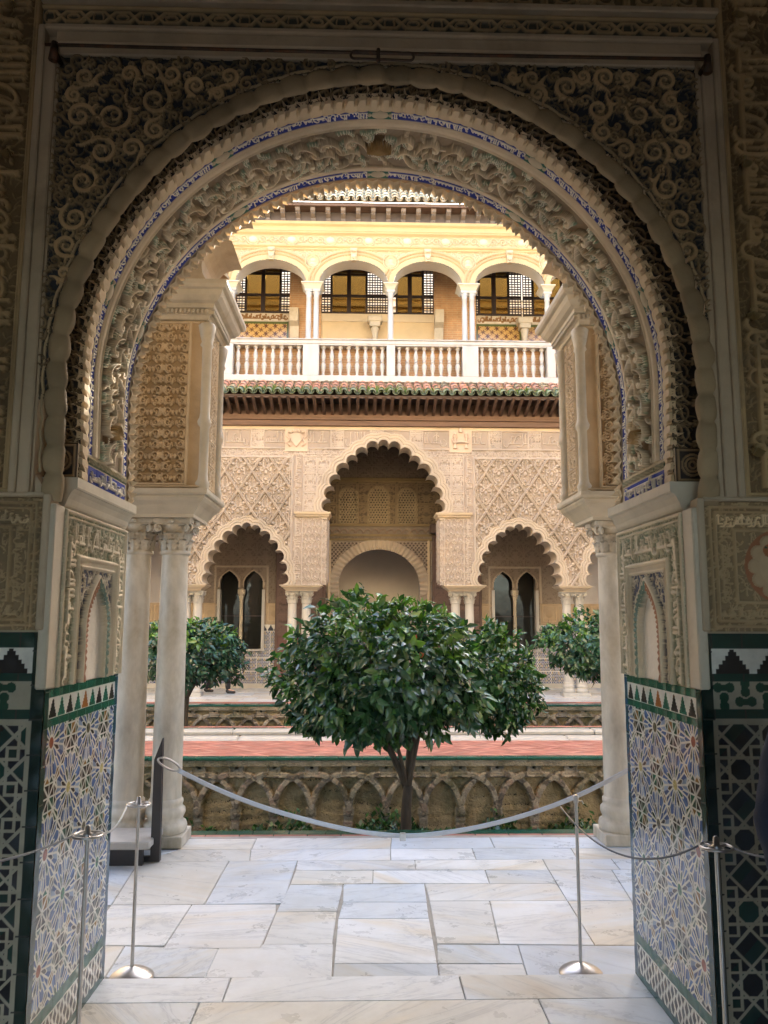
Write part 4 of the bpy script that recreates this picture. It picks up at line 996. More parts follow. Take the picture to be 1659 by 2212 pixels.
# =================================================================== FAR WING OF THE COURTYARD
XC = .45; FY, FT = 17.90, .55; IY = 20.2
wing = thing('palace_wing', 'two storey palace front across the courtyard with lobed arches below, yellow arcaded balcony above', 'palace', (XC, 18.2, 0))
def mirror(cu, xc): return [(xc-a, z) for a, z in cu]+[(xc+a, z) for a, z in cu[::-1]]
kf = 17.9/1700
zz = lambda y: at(829, y, FY).z
MAIN = [(a*kf*1.0, zz(y)) for a, y in ((121,1106),(116.5,1080),(108.5,1053.5),(95.5,1029.5),(76.5,1006.5),(57.5,990.5),(35,975),(11,963.5))]
SIDE = [(a*kf, zz(y)) for a, y in ((81,1262.5),(77,1240),(71.5,1216),(61.5,1192),(47,1172),(27,1155),(9.5,1142))]
main = lobes(mirror(MAIN, XC), .60, 12)
def sidearch(xc):
    p = lobes(mirror(SIDE, xc), .58, 11); return p
arches = {0: main}
for x in (-2.66, 3.56, -5.14, 6.04): arches[x] = sidearch(x)
ZB = 2.492
GREY = (.43,.37,.315); GRND = (.34,.285,.24)
cv = Cv(-6.3, 7.2, ZB, zz(922), 110, GREY)
ztop = zz(925)
def dens(): return foliage(.36, .36, 88, GRND, GREY, 60, .085, .010, .018, 91)
bgt = ataurique(.40, .36, 88, GRND, GREY, .026, 92, 2.0); bgt2 = ataurique(.30, .44, 88, GRND, GREY, .022, 93, 1.8)
cv.tile(dens(), -6.3, 7.2, ZB, 7)
# inscription frieze of plaques and the thin band below it
zi0, zi1 = zz(969.5), zz(930); zs0, zs1 = zz(986.5), zz(972)
cv.rect(-6.3, 7.2, zi1, 7, .03, (.50,.39,.26))
x = -6.3; q = 0
while x < 7.2:
    w_ = (.30, .62)[q % 2]
    if q % 2: cv.rect(x, x+w_, zi0, zi1, 0, GRND); script(cv, x+.02, x+w_-.02, zi0+.02, zi1-.02, .024, GREY, 100+q, lw=.013)
    else: cv.tile(bgt, x, x+w_, zi0, zi1)
    cv.line([(x, zi0), (x, zi1)], .016, .028, GREY); x += w_; q += 1
script(cv, -6.3, 7.2, zs0, zs1, .016, GREY, 130, lw=.010)
for z in (zi0, zi1, zs0-.01, zs1+.012, zi1+.06): cv.line([(-7, z), (8, z)], .014, .035, GREY, 'r')
# lozenge net over the side arches
def lozenge():
    W, H = .606, .90; t = Cv(0, W, 0, H, 110, (.32,.265,.21)); col = GREY
    for (ox, oy) in ((0, 0), (W/2, H/2), (-W/2, H/2), (W/2, -H/2), (-W/2, -H/2), (W, 0), (0, H), (W, H)):
        c = np.array((ox, oy))
        for e in (-1, 1):
            t.line(spiral(c+(e*.095, .05), .07, 1.2, 1.0, e, .25, 24), .018, .036, col); t.disk(c+(e*.125, .155), .042, .062, col); t.disk(c+(e*.115, -.06), .030, .05, col)
            t.line(bez(c+(0, -.30), c+(e*.16, -.18), c+(e*.17, -.02), c+(e*.04, .12), 12), .012, .034, col)
            t.line(bez(c+(0, .06), c+(e*.09, .16), c+(e*.06, .27), c+(0, .33), 12), .012, .034, col); t.disk(c+(e*.05, .22), .026, .042, col)
            t.line(bez(c+(e*.2, .02), c+(e*.24, .08), c+(e*.2, .14), c+(e*.16, .1), 8), .013, .028, col)
        [t.line(spiral(c+(e*.20, -.10), .05, 2.0, 1.0, e, .25, 16), .011, .032, col) for e in (-1, 1)]; [t.line(spiral(c+(e*.05, .14), .035, 1.0, .9, -e, .3, 14), .010, .03, col) for e in (-1, 1)]; [t.disk(c+(e*dx, dz), .02, .045, col) for e in (-1, 1) for dx, dz in ((.19, .02), (.07, -.28), (.13, -.22), (.05, .33), (.0, .40))]; t.disk(c+(0, -.03), .035, .05, col, ry=.05); t.disk(c+(0, -.19), .04, .046, col)
        t.line(arcp(c+(0, -.19), .062, 0, 2*PI, 18), .010, .03, col)
    for sx in (-2, -1, 0, 1):
        for sg in (1, -1):
            for dd in (-.016, .016): t.line([(sx*W+W/2+dd, 0), (sx*W+W/2+sg*W+dd, H)], .0150, .078, col)
    return t
lz = lozenge(); zsb = zz(990)
for xa, xb in ((-6.3, -1.66), (2.56, 7.2)):
    cv.tile(lz, xa, xb, ZB, zsb, ou=(xa-(-2.66)) % .606+.303, ov=.12)
    cv.frame(xa, xb, ZB-.2, zsb, .022, .05, GREY); cv.frame(xa+.05, xb-.05, ZB-.2, zsb-.05, .012, .035, GREY)
    for k in range(int((xb-xa)/.606)+1): cv.line(arcp((xa+.31+k*.606, zsb-.12), .11, 0, PI, 12), .02, .045, GREY)
# strips of lettering flanking the central field
for xa, xb in ((-1.64, -1.40), (2.30, 2.54)):
    cv.rect(xa, xb, ZB, zs0, 0, GRND); vscript(cv, xa+.03, xb-.03, ZB, zs0, .018, GREY, 140, lw=.011)
    for x in (xa, xb): cv.line([(x, ZB), (x, zs0)], .014, .034, GREY)
for xa, xb in ((-1.39, -.2), (1.1, 2.29)): cv.tile(bgt2, xa, xb, zz(1106), zs0-.02)
# pilaster blocks with ogee lattice
zp0, zp1 = zz(1261), zz(1119)
for xa, xb in ((-1.40, -.95), (1.85, 2.30)):
    cv.rect(xa, xb, zp0, zp1, 0, GRND)
    for i in range(4):
        for j in range(9):
            c = (xa+(i+(j % 2)*.5)*.15, zp0+j*.17+.05)
            for e in (-1, 1): cv.line(bez(c, (c[0]+e*.09, c[1]+.06), (c[0]+e*.06, c[1]+.11), (c[0]+e*.075, c[1]+.17), 8), .009, .024, GREY)
            cv.disk((c[0], c[1]+.10), .026, .022, GREY); cv.disk((c[0], c[1]+.04), .016, .018, GREY); 
            for e in (-1, 1): cv.line(spiral((c[0]+e*.028, c[1]+.07), .02, 0, 1, e, .3, 10), .006, .018, GREY)
    for e in (xa, xb): cv.line([(e, zp0), (e, zp1)], .014, .03, GREY)
mask = np.ones(cv.H.shape, bool)
for key, a in arches.items():
    full = np.vstack([[(a[0][0], ZB-.5)], a, [(a[-1][0], ZB-.5)]]); mx = .19 if key == 0 else .165
    if key == 0: full = np.vstack([[(XC-1.40+.12, ZB-.5)], [(XC-1.40+.12, a[0][1]-.02)], a, [(XC+1.40-.12, a[0][1]-.02)], [(XC+1.40-.12, ZB-.5)]])
    D = cv.dist(a, mx); ins = cv.inside(full); m = (D < mx) & ~ins
    st = np.where(D < mx*.30, .055, np.where(D < mx*.38, .020, np.where(D < mx*.66, .045, np.where(D < mx*.74, .012, .032))))
    cv.H[m] = st[m]; cv.C[m] = (.46,.395,.32); mask &= ~ins
cv.front('lower_wall', FY, M['stucco_far'], wing, mask)
for key, a in arches.items():
    mb = MB(); mb.cur = (.50,.43,.35); extr(mb, a, FY-.054, FY+FT); mb.build('arch_reveal', M['stucco_far'], wing)
poly = [(-6.3, 3.2)]
# back of the arcade wall
mb = MB(); mb.box(-6.3, 7.2, FY+FT-.02, FY+FT+.02, 6.05, 6.4); mb.build('wall_head', M['plaster_dim'], wing)
# plaster skin closing the wall's rear face
cvb = Cv(-6.3, 7.2, ZB, ztop, 25, (.34,.28,.22)); mk = np.ones(cvb.H.shape, bool)
for key, a in arches.items():
    full = np.vstack([[(a[0][0], ZB-.5)], a, [(a[-1][0], ZB-.5)]])
    if key == 0: full = np.vstack([[(XC-1.38, ZB-.5)], [(XC-1.38, a[0][1]-.02)], a, [(XC+1.38, a[0][1]-.02)], [(XC+1.38, ZB-.5)]])
    mk &= ~cvb.inside(full)
cvb.front('wall_rear', FY+FT+.001, M['stucco_far'], wing, mk)
for s in (-1, 1):      # sides and mouldings of the two central piers
    xi = XC+s*1.285; xo = XC+s*2.06
    rows = [(0,0),(.02,.02),(.02,.05),(.05,.07),(.06,.10),(.06,.125),(0,.13)]
    z0 = zz(1119)
    lo, hi = sorted((XC+s*1.27, XC+s*1.98))
    mb = MB(); mb.cur = (.48,.39,.27)
    mb.strip([[(lo-p, FY-.03-p, z0+h), (hi+p, FY-.03-p, z0+h), (hi+p, FY+FT+p, z0+h), (lo-p, FY+FT+p, z0+h)] for p, h in rows], False, True)
    for x in np.arange(lo-.02, hi+.02, .055): mb.box(x, x+.03, FY-.075, FY-.04, z0+.025, z0+.055)
    mb.build('pier_cornice', M['stucco_far'], wing)
    c2 = Cv(FY-.02, FY+FT, zp0, z0, 88, GREY); tt = ataurique(.26, .3, 88, GRND, GREY, .03, 95, 1.6); c2.tile(tt, FY+.05, FY+FT-.06, zp0+.05, z0-.05); c2.side('pier_side', XC+s*1.279, -s, M['stucco_far'], wing)
def impost(lo, hi):
    z1 = ZB; prof = [(-.10, z1-.135), (-.10, z1-.12), (-.06, z1-.09), (-.03, z1-.06), (0, z1-.052), (0, z1-.028), (.03, z1-.022), (.03, z1-.003), (-.1, z1-.002)]
    mb = MB(); mb.cur = (.48,.40,.30); rows = [[(lo-p, FY-.04-p, z), (hi+p, FY-.04-p, z), (hi+p, FY+FT+.02+p, z), (lo-p, FY+FT+.02+p, z)] for p, z in prof]
    mb.strip(rows, False, True); mb.add(rows[0], [(3,2,1,0)]); mb.add(rows[-1], [(0,1,2,3)]); mb.build('impost', M['stucco_far'], wing)
fc = make_column(wing, (-1.62, 18.17, 0), 2.11, ZB-.136, .112, M['marble_far'], detail=.5)
for x in (-1.30, 2.12, 2.44, -4.03, -3.77, 4.69, 4.98): column_copy(fc, (x, 18.17, 0))
for lo, hi in ((-1.86, -.96), (1.86, 2.76), (-4.22, -3.57), (4.47, 5.20)): impost(lo, hi)

# inner wall of the ground-floor gallery
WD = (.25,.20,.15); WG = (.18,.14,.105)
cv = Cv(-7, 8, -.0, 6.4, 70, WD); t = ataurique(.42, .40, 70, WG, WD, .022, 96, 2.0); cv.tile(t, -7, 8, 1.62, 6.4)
ct = .40
cv.rect(ct-1.28, ct+1.28, 3.9, 6.4, 0, WD); cv.tile(t, ct-1.9, ct+1.9, 5.3, 6.4); cv.tile(ataurique(.5, .55, 70, (.13,.095,.06), (.24,.175,.10), .03, 97, 2.2), ct-1.6, ct+1.6, 4.12, 5.28)
for z in (3.75, 3.86, 4.12, 5.28, 5.34): cv.line([(-1.6, z), (2.4, z)], .03, .05, (.27,.195,.09), 'f')
for k in range(16): cv.line(arcp((ct-1.5+k*.2, 3.93), .085, 0, PI, 10), .016, .04, (.27,.19,.13))
for xc, hw in ((ct-.80, .24), (ct-.02, .27), (ct+.72, .24)):    # lattice windows over the door
    wnd = [(xc-hw, 4.19), (xc-hw, 4.85)]+[tuple(p) for p in arcp((xc, 4.85), hw, PI, 0, 14)]+[(xc+hw, 4.85), (xc+hw, 4.19)]
    ins = cv.inside(wnd); cv.H[ins] = -.06; cv.C[ins] = (.03,.025,.02)
    cv.line(wnd, .035, .045, (.28,.21,.12))
    for i in range(12):
        for j in range(16):
            c = (xc-hw+(i+.5*(j % 2))*.075, 4.2+j*.065)
            if ins[min(cv.ny-1, int((c[1]-cv.v0)*70)), min(cv.nx-1, int((c[0]-cv.u0)*70))]: cv.line(arcp(c, .032, 0, 2*PI, 8), .012, .012, (.36,.28,.17), 'r', over=True)
mask = np.ones(cv.H.shape, bool)
dp = [(ct-1.03, 0), (ct-1.03, 2.55)]+[tuple(p) for p in arcp((ct, 2.55), 1.03, PI, 0, 30, .94)]+[(ct+1.03, 2.55), (ct+1.03, 0)]
cv.rect(ct-1.28, ct+1.28, 0, 3.70, 0, WD)
for i in range(26):
    for j in range(22):
        c = (ct-1.2+i*.095+(j % 2)*.047, 2.5+j*.055); cv.disk(c, .026, .03, (.07,.05,.035), 'f')
D = cv.dist(dp[1:-1], .26); m = D < .26; cv.H[m] = (.035+.012*np.sin(np.arctan2(cv.grid()[1]-2.55, cv.grid()[0]-ct)*60))[m]; cv.C[m] = (.33,.265,.19)
for xx in (ct-1.28, ct+1.28): cv.line([(xx, 0), (xx, 3.7)], .04, .06, (.40,.31,.20), 'f')
mask &= ~cv.inside(dp)
wins = []
for xc in (-3.10, 3.89):
    for e in (-1, 1):
        q = xc+e*.31; p = [(q-.23, .98 if 1 else 0), (q-.23, 2.55)]+[tuple(a) for a in bez((q-.23, 2.55), (q-.26, 2.75), (q-.10, 2.86), (q, 2.92), 8)]+[tuple(a) for a in bez((q, 2.92), (q+.10, 2.86), (q+.26, 2.75), (q+.23, 2.55), 8)]+[(q+.23, .98)]
        cv.line(p[1:-1], .05, .05, (.42,.35,.27)); mask &= ~cv.inside(p)
    full = [(xc-.54, .96), (xc-.54, 2.45), (xc+.54, 2.45), (xc+.54, .96)]
    mask &= ~cv.inside([(xc-.54, .97), (xc-.54, 2.30), (xc+.54, 2.30), (xc+.54, .97)])
    cv.frame(xc-.66, xc+.66, .5, 3.05, .03, .04, (.40,.33,.25)); wins.append(xc)
for xa, xb in ((-7, -4.25), (5.1, 8)): cv.rect(xa, xb, 2.14, 6.4, 0, (.40,.37,.35))
# carved panels at mid height, glazed dado below
for xa, xb in ((-7, -3.75), (-2.45, -2.2), (2.95, 3.22), (4.55, 8)):
    cv.rect(xa, xb, 1.60, 2.12, .01, (.40,.30,.19))
    for k in range(int((xb-xa)/.42)+1): cv.frame(xa+k*.42+.04, xa+k*.42+.38, 1.66, 2.06, .018, .03, (.44,.33,.21)); cv.disk((xa+k*.42+.21, 1.86), .10, .03, (.36,.27,.17))
dad = Cv(0, .32, 0, .32, 75, (.55,.53,.49)); r = np.random.default_rng(2)
for i in range(8):
    for j in range(8): dad.disk((i*.04+.02*(j % 2), j*.04), .0165, 0, [(.03,.03,.05), (.04,.06,.18), (.03,.03,.04), (.30,.20,.07), (.03,.03,.05), (.05,.06,.14), (.03,.03,.04), (.03,.06,.06)][(i*3+j*5+i*j) % 8], 'f', over=True)
cv.H[cv.v < 1.58] = np.minimum(cv.H[cv.v < 1.58], .0)
m = mask.copy(); 
for xa, xb in ((-7, -.98), (1.78, 8)): cv.tile(dad, xa, xb, .10, 1.42); cv.rect(xa, xb, 1.42, 1.58, 0, (.60,.57,.50)); 
for k in range(90):
    u = -7+k*.17
    if -1.0 < u < 1.75: continue
    for j in range(5): cv.rect(u+.01+.015*j, u+.15-.015*j, 1.43+j*.028, 1.43+(j+1)*.028, 0, (.03,.035,.05))
cv.rect(-7, ct-1.3, 0, .10, 0, (.45,.42,.36)); cv.rect(ct+1.3, 8, 0, .10, 0, (.45,.42,.36))
U, V = cv.grid(); recess_shade = (np.abs(U-ct) < 1.95) & (V > 3.72); cv.C[recess_shade] *= .68  # shade at the top of the central recess, painted into the wall colour
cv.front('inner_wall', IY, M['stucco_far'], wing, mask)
mb = MB(); mb.box(-7, 8, IY+.25, IY+.27, 3.53, 6.4); mb.box(-7, -.64, IY+.25, IY+.268, 2.95, 3.53); mb.box(1.44, 8, IY+.25, IY+.268, 2.95, 3.53); mb.box(-7, -3.66, IY+.02, IY+.27, 0, 2.95); mb.box(-2.54, -.64, IY+.02, IY+.27, 0, 2.95); mb.box(1.44, 3.33, IY+.02, IY+.27, 0, 2.95); mb.box(4.45, 8, IY+.02, IY+.27, 0, 2.95)
mb.box(-.64, 1.44, IY+.02, IY+.27, 3.52, 3.6); mb.box(-3.66, -2.54, IY+.02, IY+.27, .3, .96); mb.box(3.33, 4.45, IY+.02, IY+.27, .3, .96); mb.build('inner_wall_core', M['plaster_dim'], wing)
mb = MB(); mb.box(-7, 8, IY+1.9, IY+2.0, -.1, 6.4); mb.box(-7.1, -7, FY, IY+3.5, -.1, 6.4); mb.box(8, 8.1, FY, IY+3.5, -.1, 6.4); mb.build('rear_room_wall', M['plaster_grey'], wing)
MB().box(-7, 8, FY+.3, IY+3.5, 6.42, 6.6).build('gallery_ceiling', M['wood_dark'], wing)
for xc in wins:     # paired windows: marble jambs, a slender column, dark glazing behind
    f = MB(); f.box(xc-.60, xc-.53, IY-.05, IY+.2, .96, 2.46).box(xc+.53, xc+.60, IY-.05, IY+.2, .96, 2.46).box(xc-.62, xc+.62, IY-.07, IY+.2, .92, .962)
    wo = f.build('twin_window', M['marble_far'], wing)
    MB().lathe([(.07,.965),(.07,1.02),(.055,1.06),(.045,1.1),(.042,2.16),(.055,2.18),(.05,2.2),(.075,2.32),(.10,2.36),(.10,2.46)], 14, (xc, IY+.05, 0)).build('mullion_column', M['marble_trim'], wo)
    g = MB(); g.box(xc-.53, xc-.03, IY+.20, IY+.22, .97, 2.98); g.box(xc+.03, xc+.53, IY+.20, IY+.22, .97, 2.98); g.build('pane', M['glass_dark'], wo)
    MB().box(xc-.53, xc+.53, IY+.17, IY+.199, 1.78, 1.81).build('glazing_bar', M['frame'], wo)
# tall carved door leaves folded back against the wall
for s in (-1, 1):
    a, b = sorted((ct+s*1.36, ct+s*2.62)); dc = Cv(a, b, .03, 3.86, 60, (.085,.045,.03)); tt = ataurique(.30, .42, 60, (.07,.037,.025), (.115,.065,.045), .02, 98, 1.9); 
    dc.tile(tt, a+.06, (a+b)/2-.03, .12, 3.78); dc.tile(tt, (a+b)/2+.03, b-.06, .12, 3.78)
    if s < 0:
        dc.rect(a, b, .0, 1.30, .012, (.10,.04,.028))
    dc.frame(a+.03, b-.03, .06, 3.83, .03, .03, (.10,.055,.038), 'f'); dc.front('door_leaf', IY-.12, M['wood_door'], wing)
    mb = MB(); mb.box(a, b, IY-.115, IY-.03, .03, 3.86); mb.build('door_leaf_core', M['wood_dark'], wing)
    x = ct+s*1.42; MB().box(x-.13, x+.13, IY-.3, IY-.02, 3.9, 4.14, .03).build('pivot_block', M['wood_dark'], wing)

# eave: moulded beam, rafters, clay tiles
z0, z1 = at(829, 921.5, 17.85).z, at(829, 866, 17.3).z
mb = MB(); mb.box(-6.6, 7.5, 17.80, 17.95, z0, z0+.13, .01); mb.box(-6.6, 7.5, 17.76, 17.95, z0+.132, z0+.16); mb.box(-6.6, 7.5, 17.84, 17.95, z0+.162, z1+.1); mb.build('eave_beam', M['wood_beam'], wing)
rf = MB(); rf.add([(-.035,-.62,.0),(.035,-.62,.0),(.035,.02,-.20),(-.035,.02,-.20),(-.035,-.62,.075),(.035,-.62,.075),(.035,.02,-.06),(-.035,.02,-.06),(-.035,-.70,.055),(.035,-.70,.055)], [(0,3,2,1),(4,5,6,7),(0,1,9,8),(8,9,5,4),(1,2,6,5),(2,3,7,6),(3,0,4,7),(0,8,4),(1,5,9)])
r0 = link('rafter', rf.mesh('rafter'), M['wood_dark'], wing, local=True); r0.matrix_parent_inverse = Matrix.Translation(wing.location).inverted(); r0.location = (-6.4, 17.86, z1-.01)
for k in range(1, 72):
    c = r0.copy(); S.collection.objects.link(c); c.location = (-6.4+k*.1953, 17.86, z1-.01)
MB().box(-6.6, 7.5, 17.18, 17.95, z1+.066, z1+.085).box(-6.6, 7.5, 17.20, 17.25, z1+.03, z1+.066).build('eave_board', M['wood_dark'], wing)
def barrel_tiles(name, x0, x1, ya, za, yb, zb, pitch, rad, rows, cols, seed, mat, parent, lip=None):
    """eave edge (ya, za) up to (yb, zb): cover tiles over channel tiles, every tile its own shell with its own clay"""
    mb = MB(); r = random.Random(seed); L = math.hypot(yb-ya, zb-za); d = Vector((0, yb-ya, zb-za))/L; nrm = Vector((0, -d.z, d.y)); n = int((x1-x0)/pitch)
    for i in range(n):
        for j in range(rows):
            for cover in (1, 0):
                x = x0+(i+(0 if cover else .5))*pitch+r.uniform(-.006, .006); s0 = L*j/rows-.03; s1 = L*(j+1)/rows+.05; col = r.choice(cols); f = r.uniform(.75, 1.15); mb.cur = tuple(c*f for c in (col if j or pitch > 1 or not lip else lip)); ln = .02*(1 if cover else 0)
                rws = []
                for s, rr, lift in ((s0, rad*1.08, .028), (s1, rad*.92, .0)):
                    o = Vector((x, ya, za))+d*s+nrm*(lift+ln)
                    for th in ((1.0, .86) if True else ()):
                        rws.append([o+Vector((rr*th*math.cos(a), 0, 0))+nrm*((rr*th*math.sin(a))*(1 if cover else -1)+(0 if cover else rad*.75)) for a in np.linspace(0, PI, 9)])
                a_, b_, c_, e_ = rws; mb.strip([b_, a_, c_, e_], True)
    return mb.build(name, mat, parent)
barrel_tiles('tile_eave', -6.4, 7.4, 17.17, z1+.11, 18.06, z1+.62, .212, .078, 4, [(.56,.29,.20), (.60,.34,.25), (.54,.30,.21), (.46,.30,.20), (.36,.30,.20)], 3, M['rooftile'], wing, (.22,.26,.17))
MB().add([(-6.4, 17.2, z1+.09), (7.4, 17.2, z1+.09), (7.4, 18.1, z1+.55), (-6.4, 18.1, z1+.55)], [(0,1,2,3)]).build('eave_deck', M['wood_dark'], wing)

# balcony: slab, brick wall behind, pedestals, balusters, rail
zb0, zb1, zr0, zr1 = at(829, 824, 18.05).z, at(829, 815, 18.05).z, at(829, 749, 18.05).z, at(829, 736, 18.05).z
UY = 18.2
mb = MB(); mb.box(-6.6, 7.5, 17.93, 18.5, zb0-.05, zb1, .01); bal = mb.build('balcony_rail', M['marble_far'], wing)
mb = MB(); mb.box(-6.6, 7.5, 17.96, 18.22, zr0+.03, zr1-.03, .01).box(-6.6, 7.5, 17.93, 18.25, zr1-.03, zr1, .01).box(-6.6, 7.5, 17.98, 18.2, zr0, zr0+.03); mb.build('handrail', M['marble_far'], bal)
COLS = [(-6.80, -6.62), (-5.05,), (-3.204,), (-1.364, -1.185), (.633,), (2.437, 2.607), (4.478,), (6.3, 6.47)]
COLS = [(-6.83, -6.65), (-5.04,), (-3.20,), (-1.36, -1.18), (.62,), (2.42, 2.60), (4.44,), (6.22, 6.40)]
hb = zr0-zb1
bp = [(.055,0),(.055,.06),(.035,.07),(.030,.10),(.036,.17),(.052,.28),(.060,.36),(.054,.42),(.034,.47),(.030,.485),(.046,.49),(.046,.515),(.030,.52),(.042,.58),(.056,.66),(.050,.74),(.034,.82),(.028,.88),(.032,.91),(.052,.925),(.052,.96),(.035,.965),(.055,.975),(.055,1.0)]
bm = MB().lathe([(r*1.02, z*hb) for r, z in bp], 12).mesh('baluster'); bm.materials.append(M['marble_far'])
pm = []
for g in COLS:
    x0, x1 = g[0]-.10, g[-1]+.10
    if len(g) > 1: x0 += .0; x1 -= .0
    MB().box(x0, x1, 17.94, 18.24, zb1, zr0, .008).build('pedestal', M['marble_far'], bal); pm.append((x0, x1))
for (a0, a1), (b0, b1) in zip(pm[:-1], pm[1:]):
    k = max(1, int(round((b0-a1)/.205))); 
    for i in range(k):
        o = bpy.data.objects.new('baluster', bm); S.collection.objects.link(o); o.parent = bal; o.location = (a1+(i+.5)*(b0-a1)/k, 18.09, zb1)
MB().box(-6.6, 7.5, 18.30, 18.42, zb1, zr1-.04).build('balcony_brick_wall', M['brick'], wing)

# upper arcade
zc0, zc1 = at(829, 641, UY).z, at(829, 614, UY).z
zat, zco, zfr, zar = at(829, 566, UY).z, at(829, 535, UY).z, at(829, 508, UY).z, at(829, 487, UY).z
YEL = (.46,.36,.195); YE2 = (.44,.32,.155)
cv = Cv(-6.6, 7.5, zc1, zar+.02, 80, YEL)
fol = foliage(.5, .4, 80, (.41,.325,.195), (.48,.39,.245), 36, .12, .012, .020, 6)
cv.tile(fol, -6.6, 7.5, zc1, zco-.1)
r = np.random.default_rng(9); mask = np.ones(cv.H.shape, bool); bays = []
for g, h in zip(COLS[:-1], COLS[1:]):
    xa, xb = g[-1]+.075, h[0]-.075; xc = (xa+xb)/2; hw = (xb-xa)/2; rise = zat-zc1
    p = np.array([(xc+hw*math.cos(a), zc1+rise*math.sin(a)) for a in np.linspace(PI, 0, 40)]); bays.append((xa, xb, xc, hw, rise, p))
    D = cv.dist(p, .33); ins = cv.inside(np.vstack([p, [(p[-1][0], zc1-.2), (p[0][0], zc1-.2)]])); m = (D < .31) & ~ins
    cv.H[m] = np.where(D < .13, .050, np.where(D < .15, .025, np.where(D < .21, .058, np.where(D < .225, .03, np.where(D < .27, .070, .045)))))[m]; cv.C[m] = YEL
    mo = m & (D > .15) & (D < .27); cv.C[mo] = (.42,.30,.155); mask &= ~ins
    for e in (-1, 1):
        for q in range(3): cv.line(spiral((xc+e*(.45+.16*q), zat+.22-.05*q), .06, 1, 1.2, e, .2, 20), .014, .03, (.50,.405,.25))
for g in COLS:     # roundels over the columns
    c = (np.mean(g), zat-.02); cv.disk(c, .20, .05, (.47,.375,.23), 'f'); cv.disk(c, .15, .02, (.46,.36,.22), 'f', over=True)
    for rr, hh in ((.185, .075), (.13, .045)): cv.line(arcp(c, rr, 0, 2*PI, 26), .016, hh, (.50,.405,.25))
    cv.disk((c[0], c[1]+.02), .07, .06, (.64,.48,.28)); cv.disk((c[0], c[1]-.06), .09, .05, (.64,.48,.28), ry=.05)
    for q in range(3): cv.disk((c[0], c[1]-.26-.09*q), .05-.008*q, .05, (.50,.405,.25))
# frieze of scrolls between two cornices
cv.rect(-6.6, 7.5, zco, zfr, 0, (.43,.34,.205))
x = -6.5; q = 0
while x < 7.4:
    zc = (zco+zfr)/2; c = (x, zc)
    if q % 4 == 0: cv.disk(c, .11, .05, (.66,.51,.31), ry=.09); [cv.line(arcp(c, .14, R_(200+e*0), R_(340), 10), .016, .05, (.50,.405,.25)) for e in (0,)]
    else:
        cv.line(spiral(c, .10, 0 if q % 2 else PI, 1.3, 1 if q % 2 else -1, .2, 22), .016, .038, (.47,.375,.23)); leafstroke(cv, (x+.08, zc-.05), .5, .16, .018, .034, (.47,.375,.23), .5); leafstroke(cv, (x+.1, zc+.04), -.4, .14, .016, .03, (.47,.375,.23), -.5)
    x += .235; q += 1
for z, w_, h_, c in ((zco-.02, .035, .10, YE2), (zco-.075, .022, .065, YEL), (zfr+.01, .030, .09, YE2), (zfr+.07, .02, .07, YEL), (zar-.02, .05, .13, YE2)): cv.line([(-7, z), (8, z)], w_, h_, c, 'f')
cv.rect(-6.6, 7.5, zfr+.10, zar-.06, .055, (.45,.34,.17))
cv.front('upper_wall', UY, M['ochre'], wing, mask)
MB().box(-6.6, 7.5, UY+.42, UY+.45, zat+.06, zar+.3).build('upper_wall_rear', M['ochre'], wing)
for xa, xb, xc, hw, rise, p in bays:
    mb = MB(); mb.cur = (.50,.46,.40); extr(mb, p, UY-.048, UY+.44); mb.build('arch_reveal', M['ochre'], wing)
    z = zat; mb = MB(); mb.cur = (.50,.41,.27); mb.prism([(xc-.055, z-.02), (xc+.055, z-.02), (xc+.085, z+.30), (xc-.085, z+.30)], UY-.12, UY).lathe([(.001,-.06),(.05,-.03),(.055,.02),(.001,.06)], 10, (xc, UY-.12, z+.06)).tube([(xc-.06, UY-.13, z+.22), (xc+.06, UY-.13, z+.22)], .04, 8)
    mb.build('keystone', M['ochre'], wing)
for g in COLS:
    for x in g:
        o = MB().box(x-.085, x+.085, UY-.04, UY+.13, zr1, zr1+.05).lathe([(.082,zr1+.05),(.085,zr1+.09),(.072,zr1+.11),(.066,zr1+.14),(.066,zr1+.8),(.058,zc0-.05),(.07,zc0-.04),(.066,zc0-.01)], 18, (x, UY+.045, 0)).lathe([(.062,zc0-.012),(.068,zc0+.05),(.095,zc0+.09),(.09,zc0+.10)], 14, (x, UY+.045, 0)).build('column', M['marble_far'], wing)
        zq = zc0+.102; rows = [[(x-q, UY+.045-q, z), (x+q, UY+.045-q, z), (x+q, UY+.045+q, z), (x-q, UY+.045+q, z)] for q, z in ((.085, zq), (.10, zq+.03), (.10, zq+.06))]
        MB().strip(rows, False, True).build('capital', M['marble_far'], o)
    lo, hi = g[0]-.10, g[-1]+.10; zq = zc0+.163
    mb = MB(); mb.cur = (.52,.46,.34); prof = [(-.02, zq), (.0, zq+.03), (.02, zq+.07), (.06, zq+.12), (.08, zq+.125), (.08, zc1)]
    if zc1 < zq+.14: prof[-1] = (.08, zq+.16)
    mb.strip([[(lo-p, UY-.05-p, z), (hi+p, UY-.05-p, z), (hi+p, UY+.38+p, z), (lo-p, UY+.38+p, z)] for p, z in prof], False, True); mb.build('impost', M['ochre'], wing)

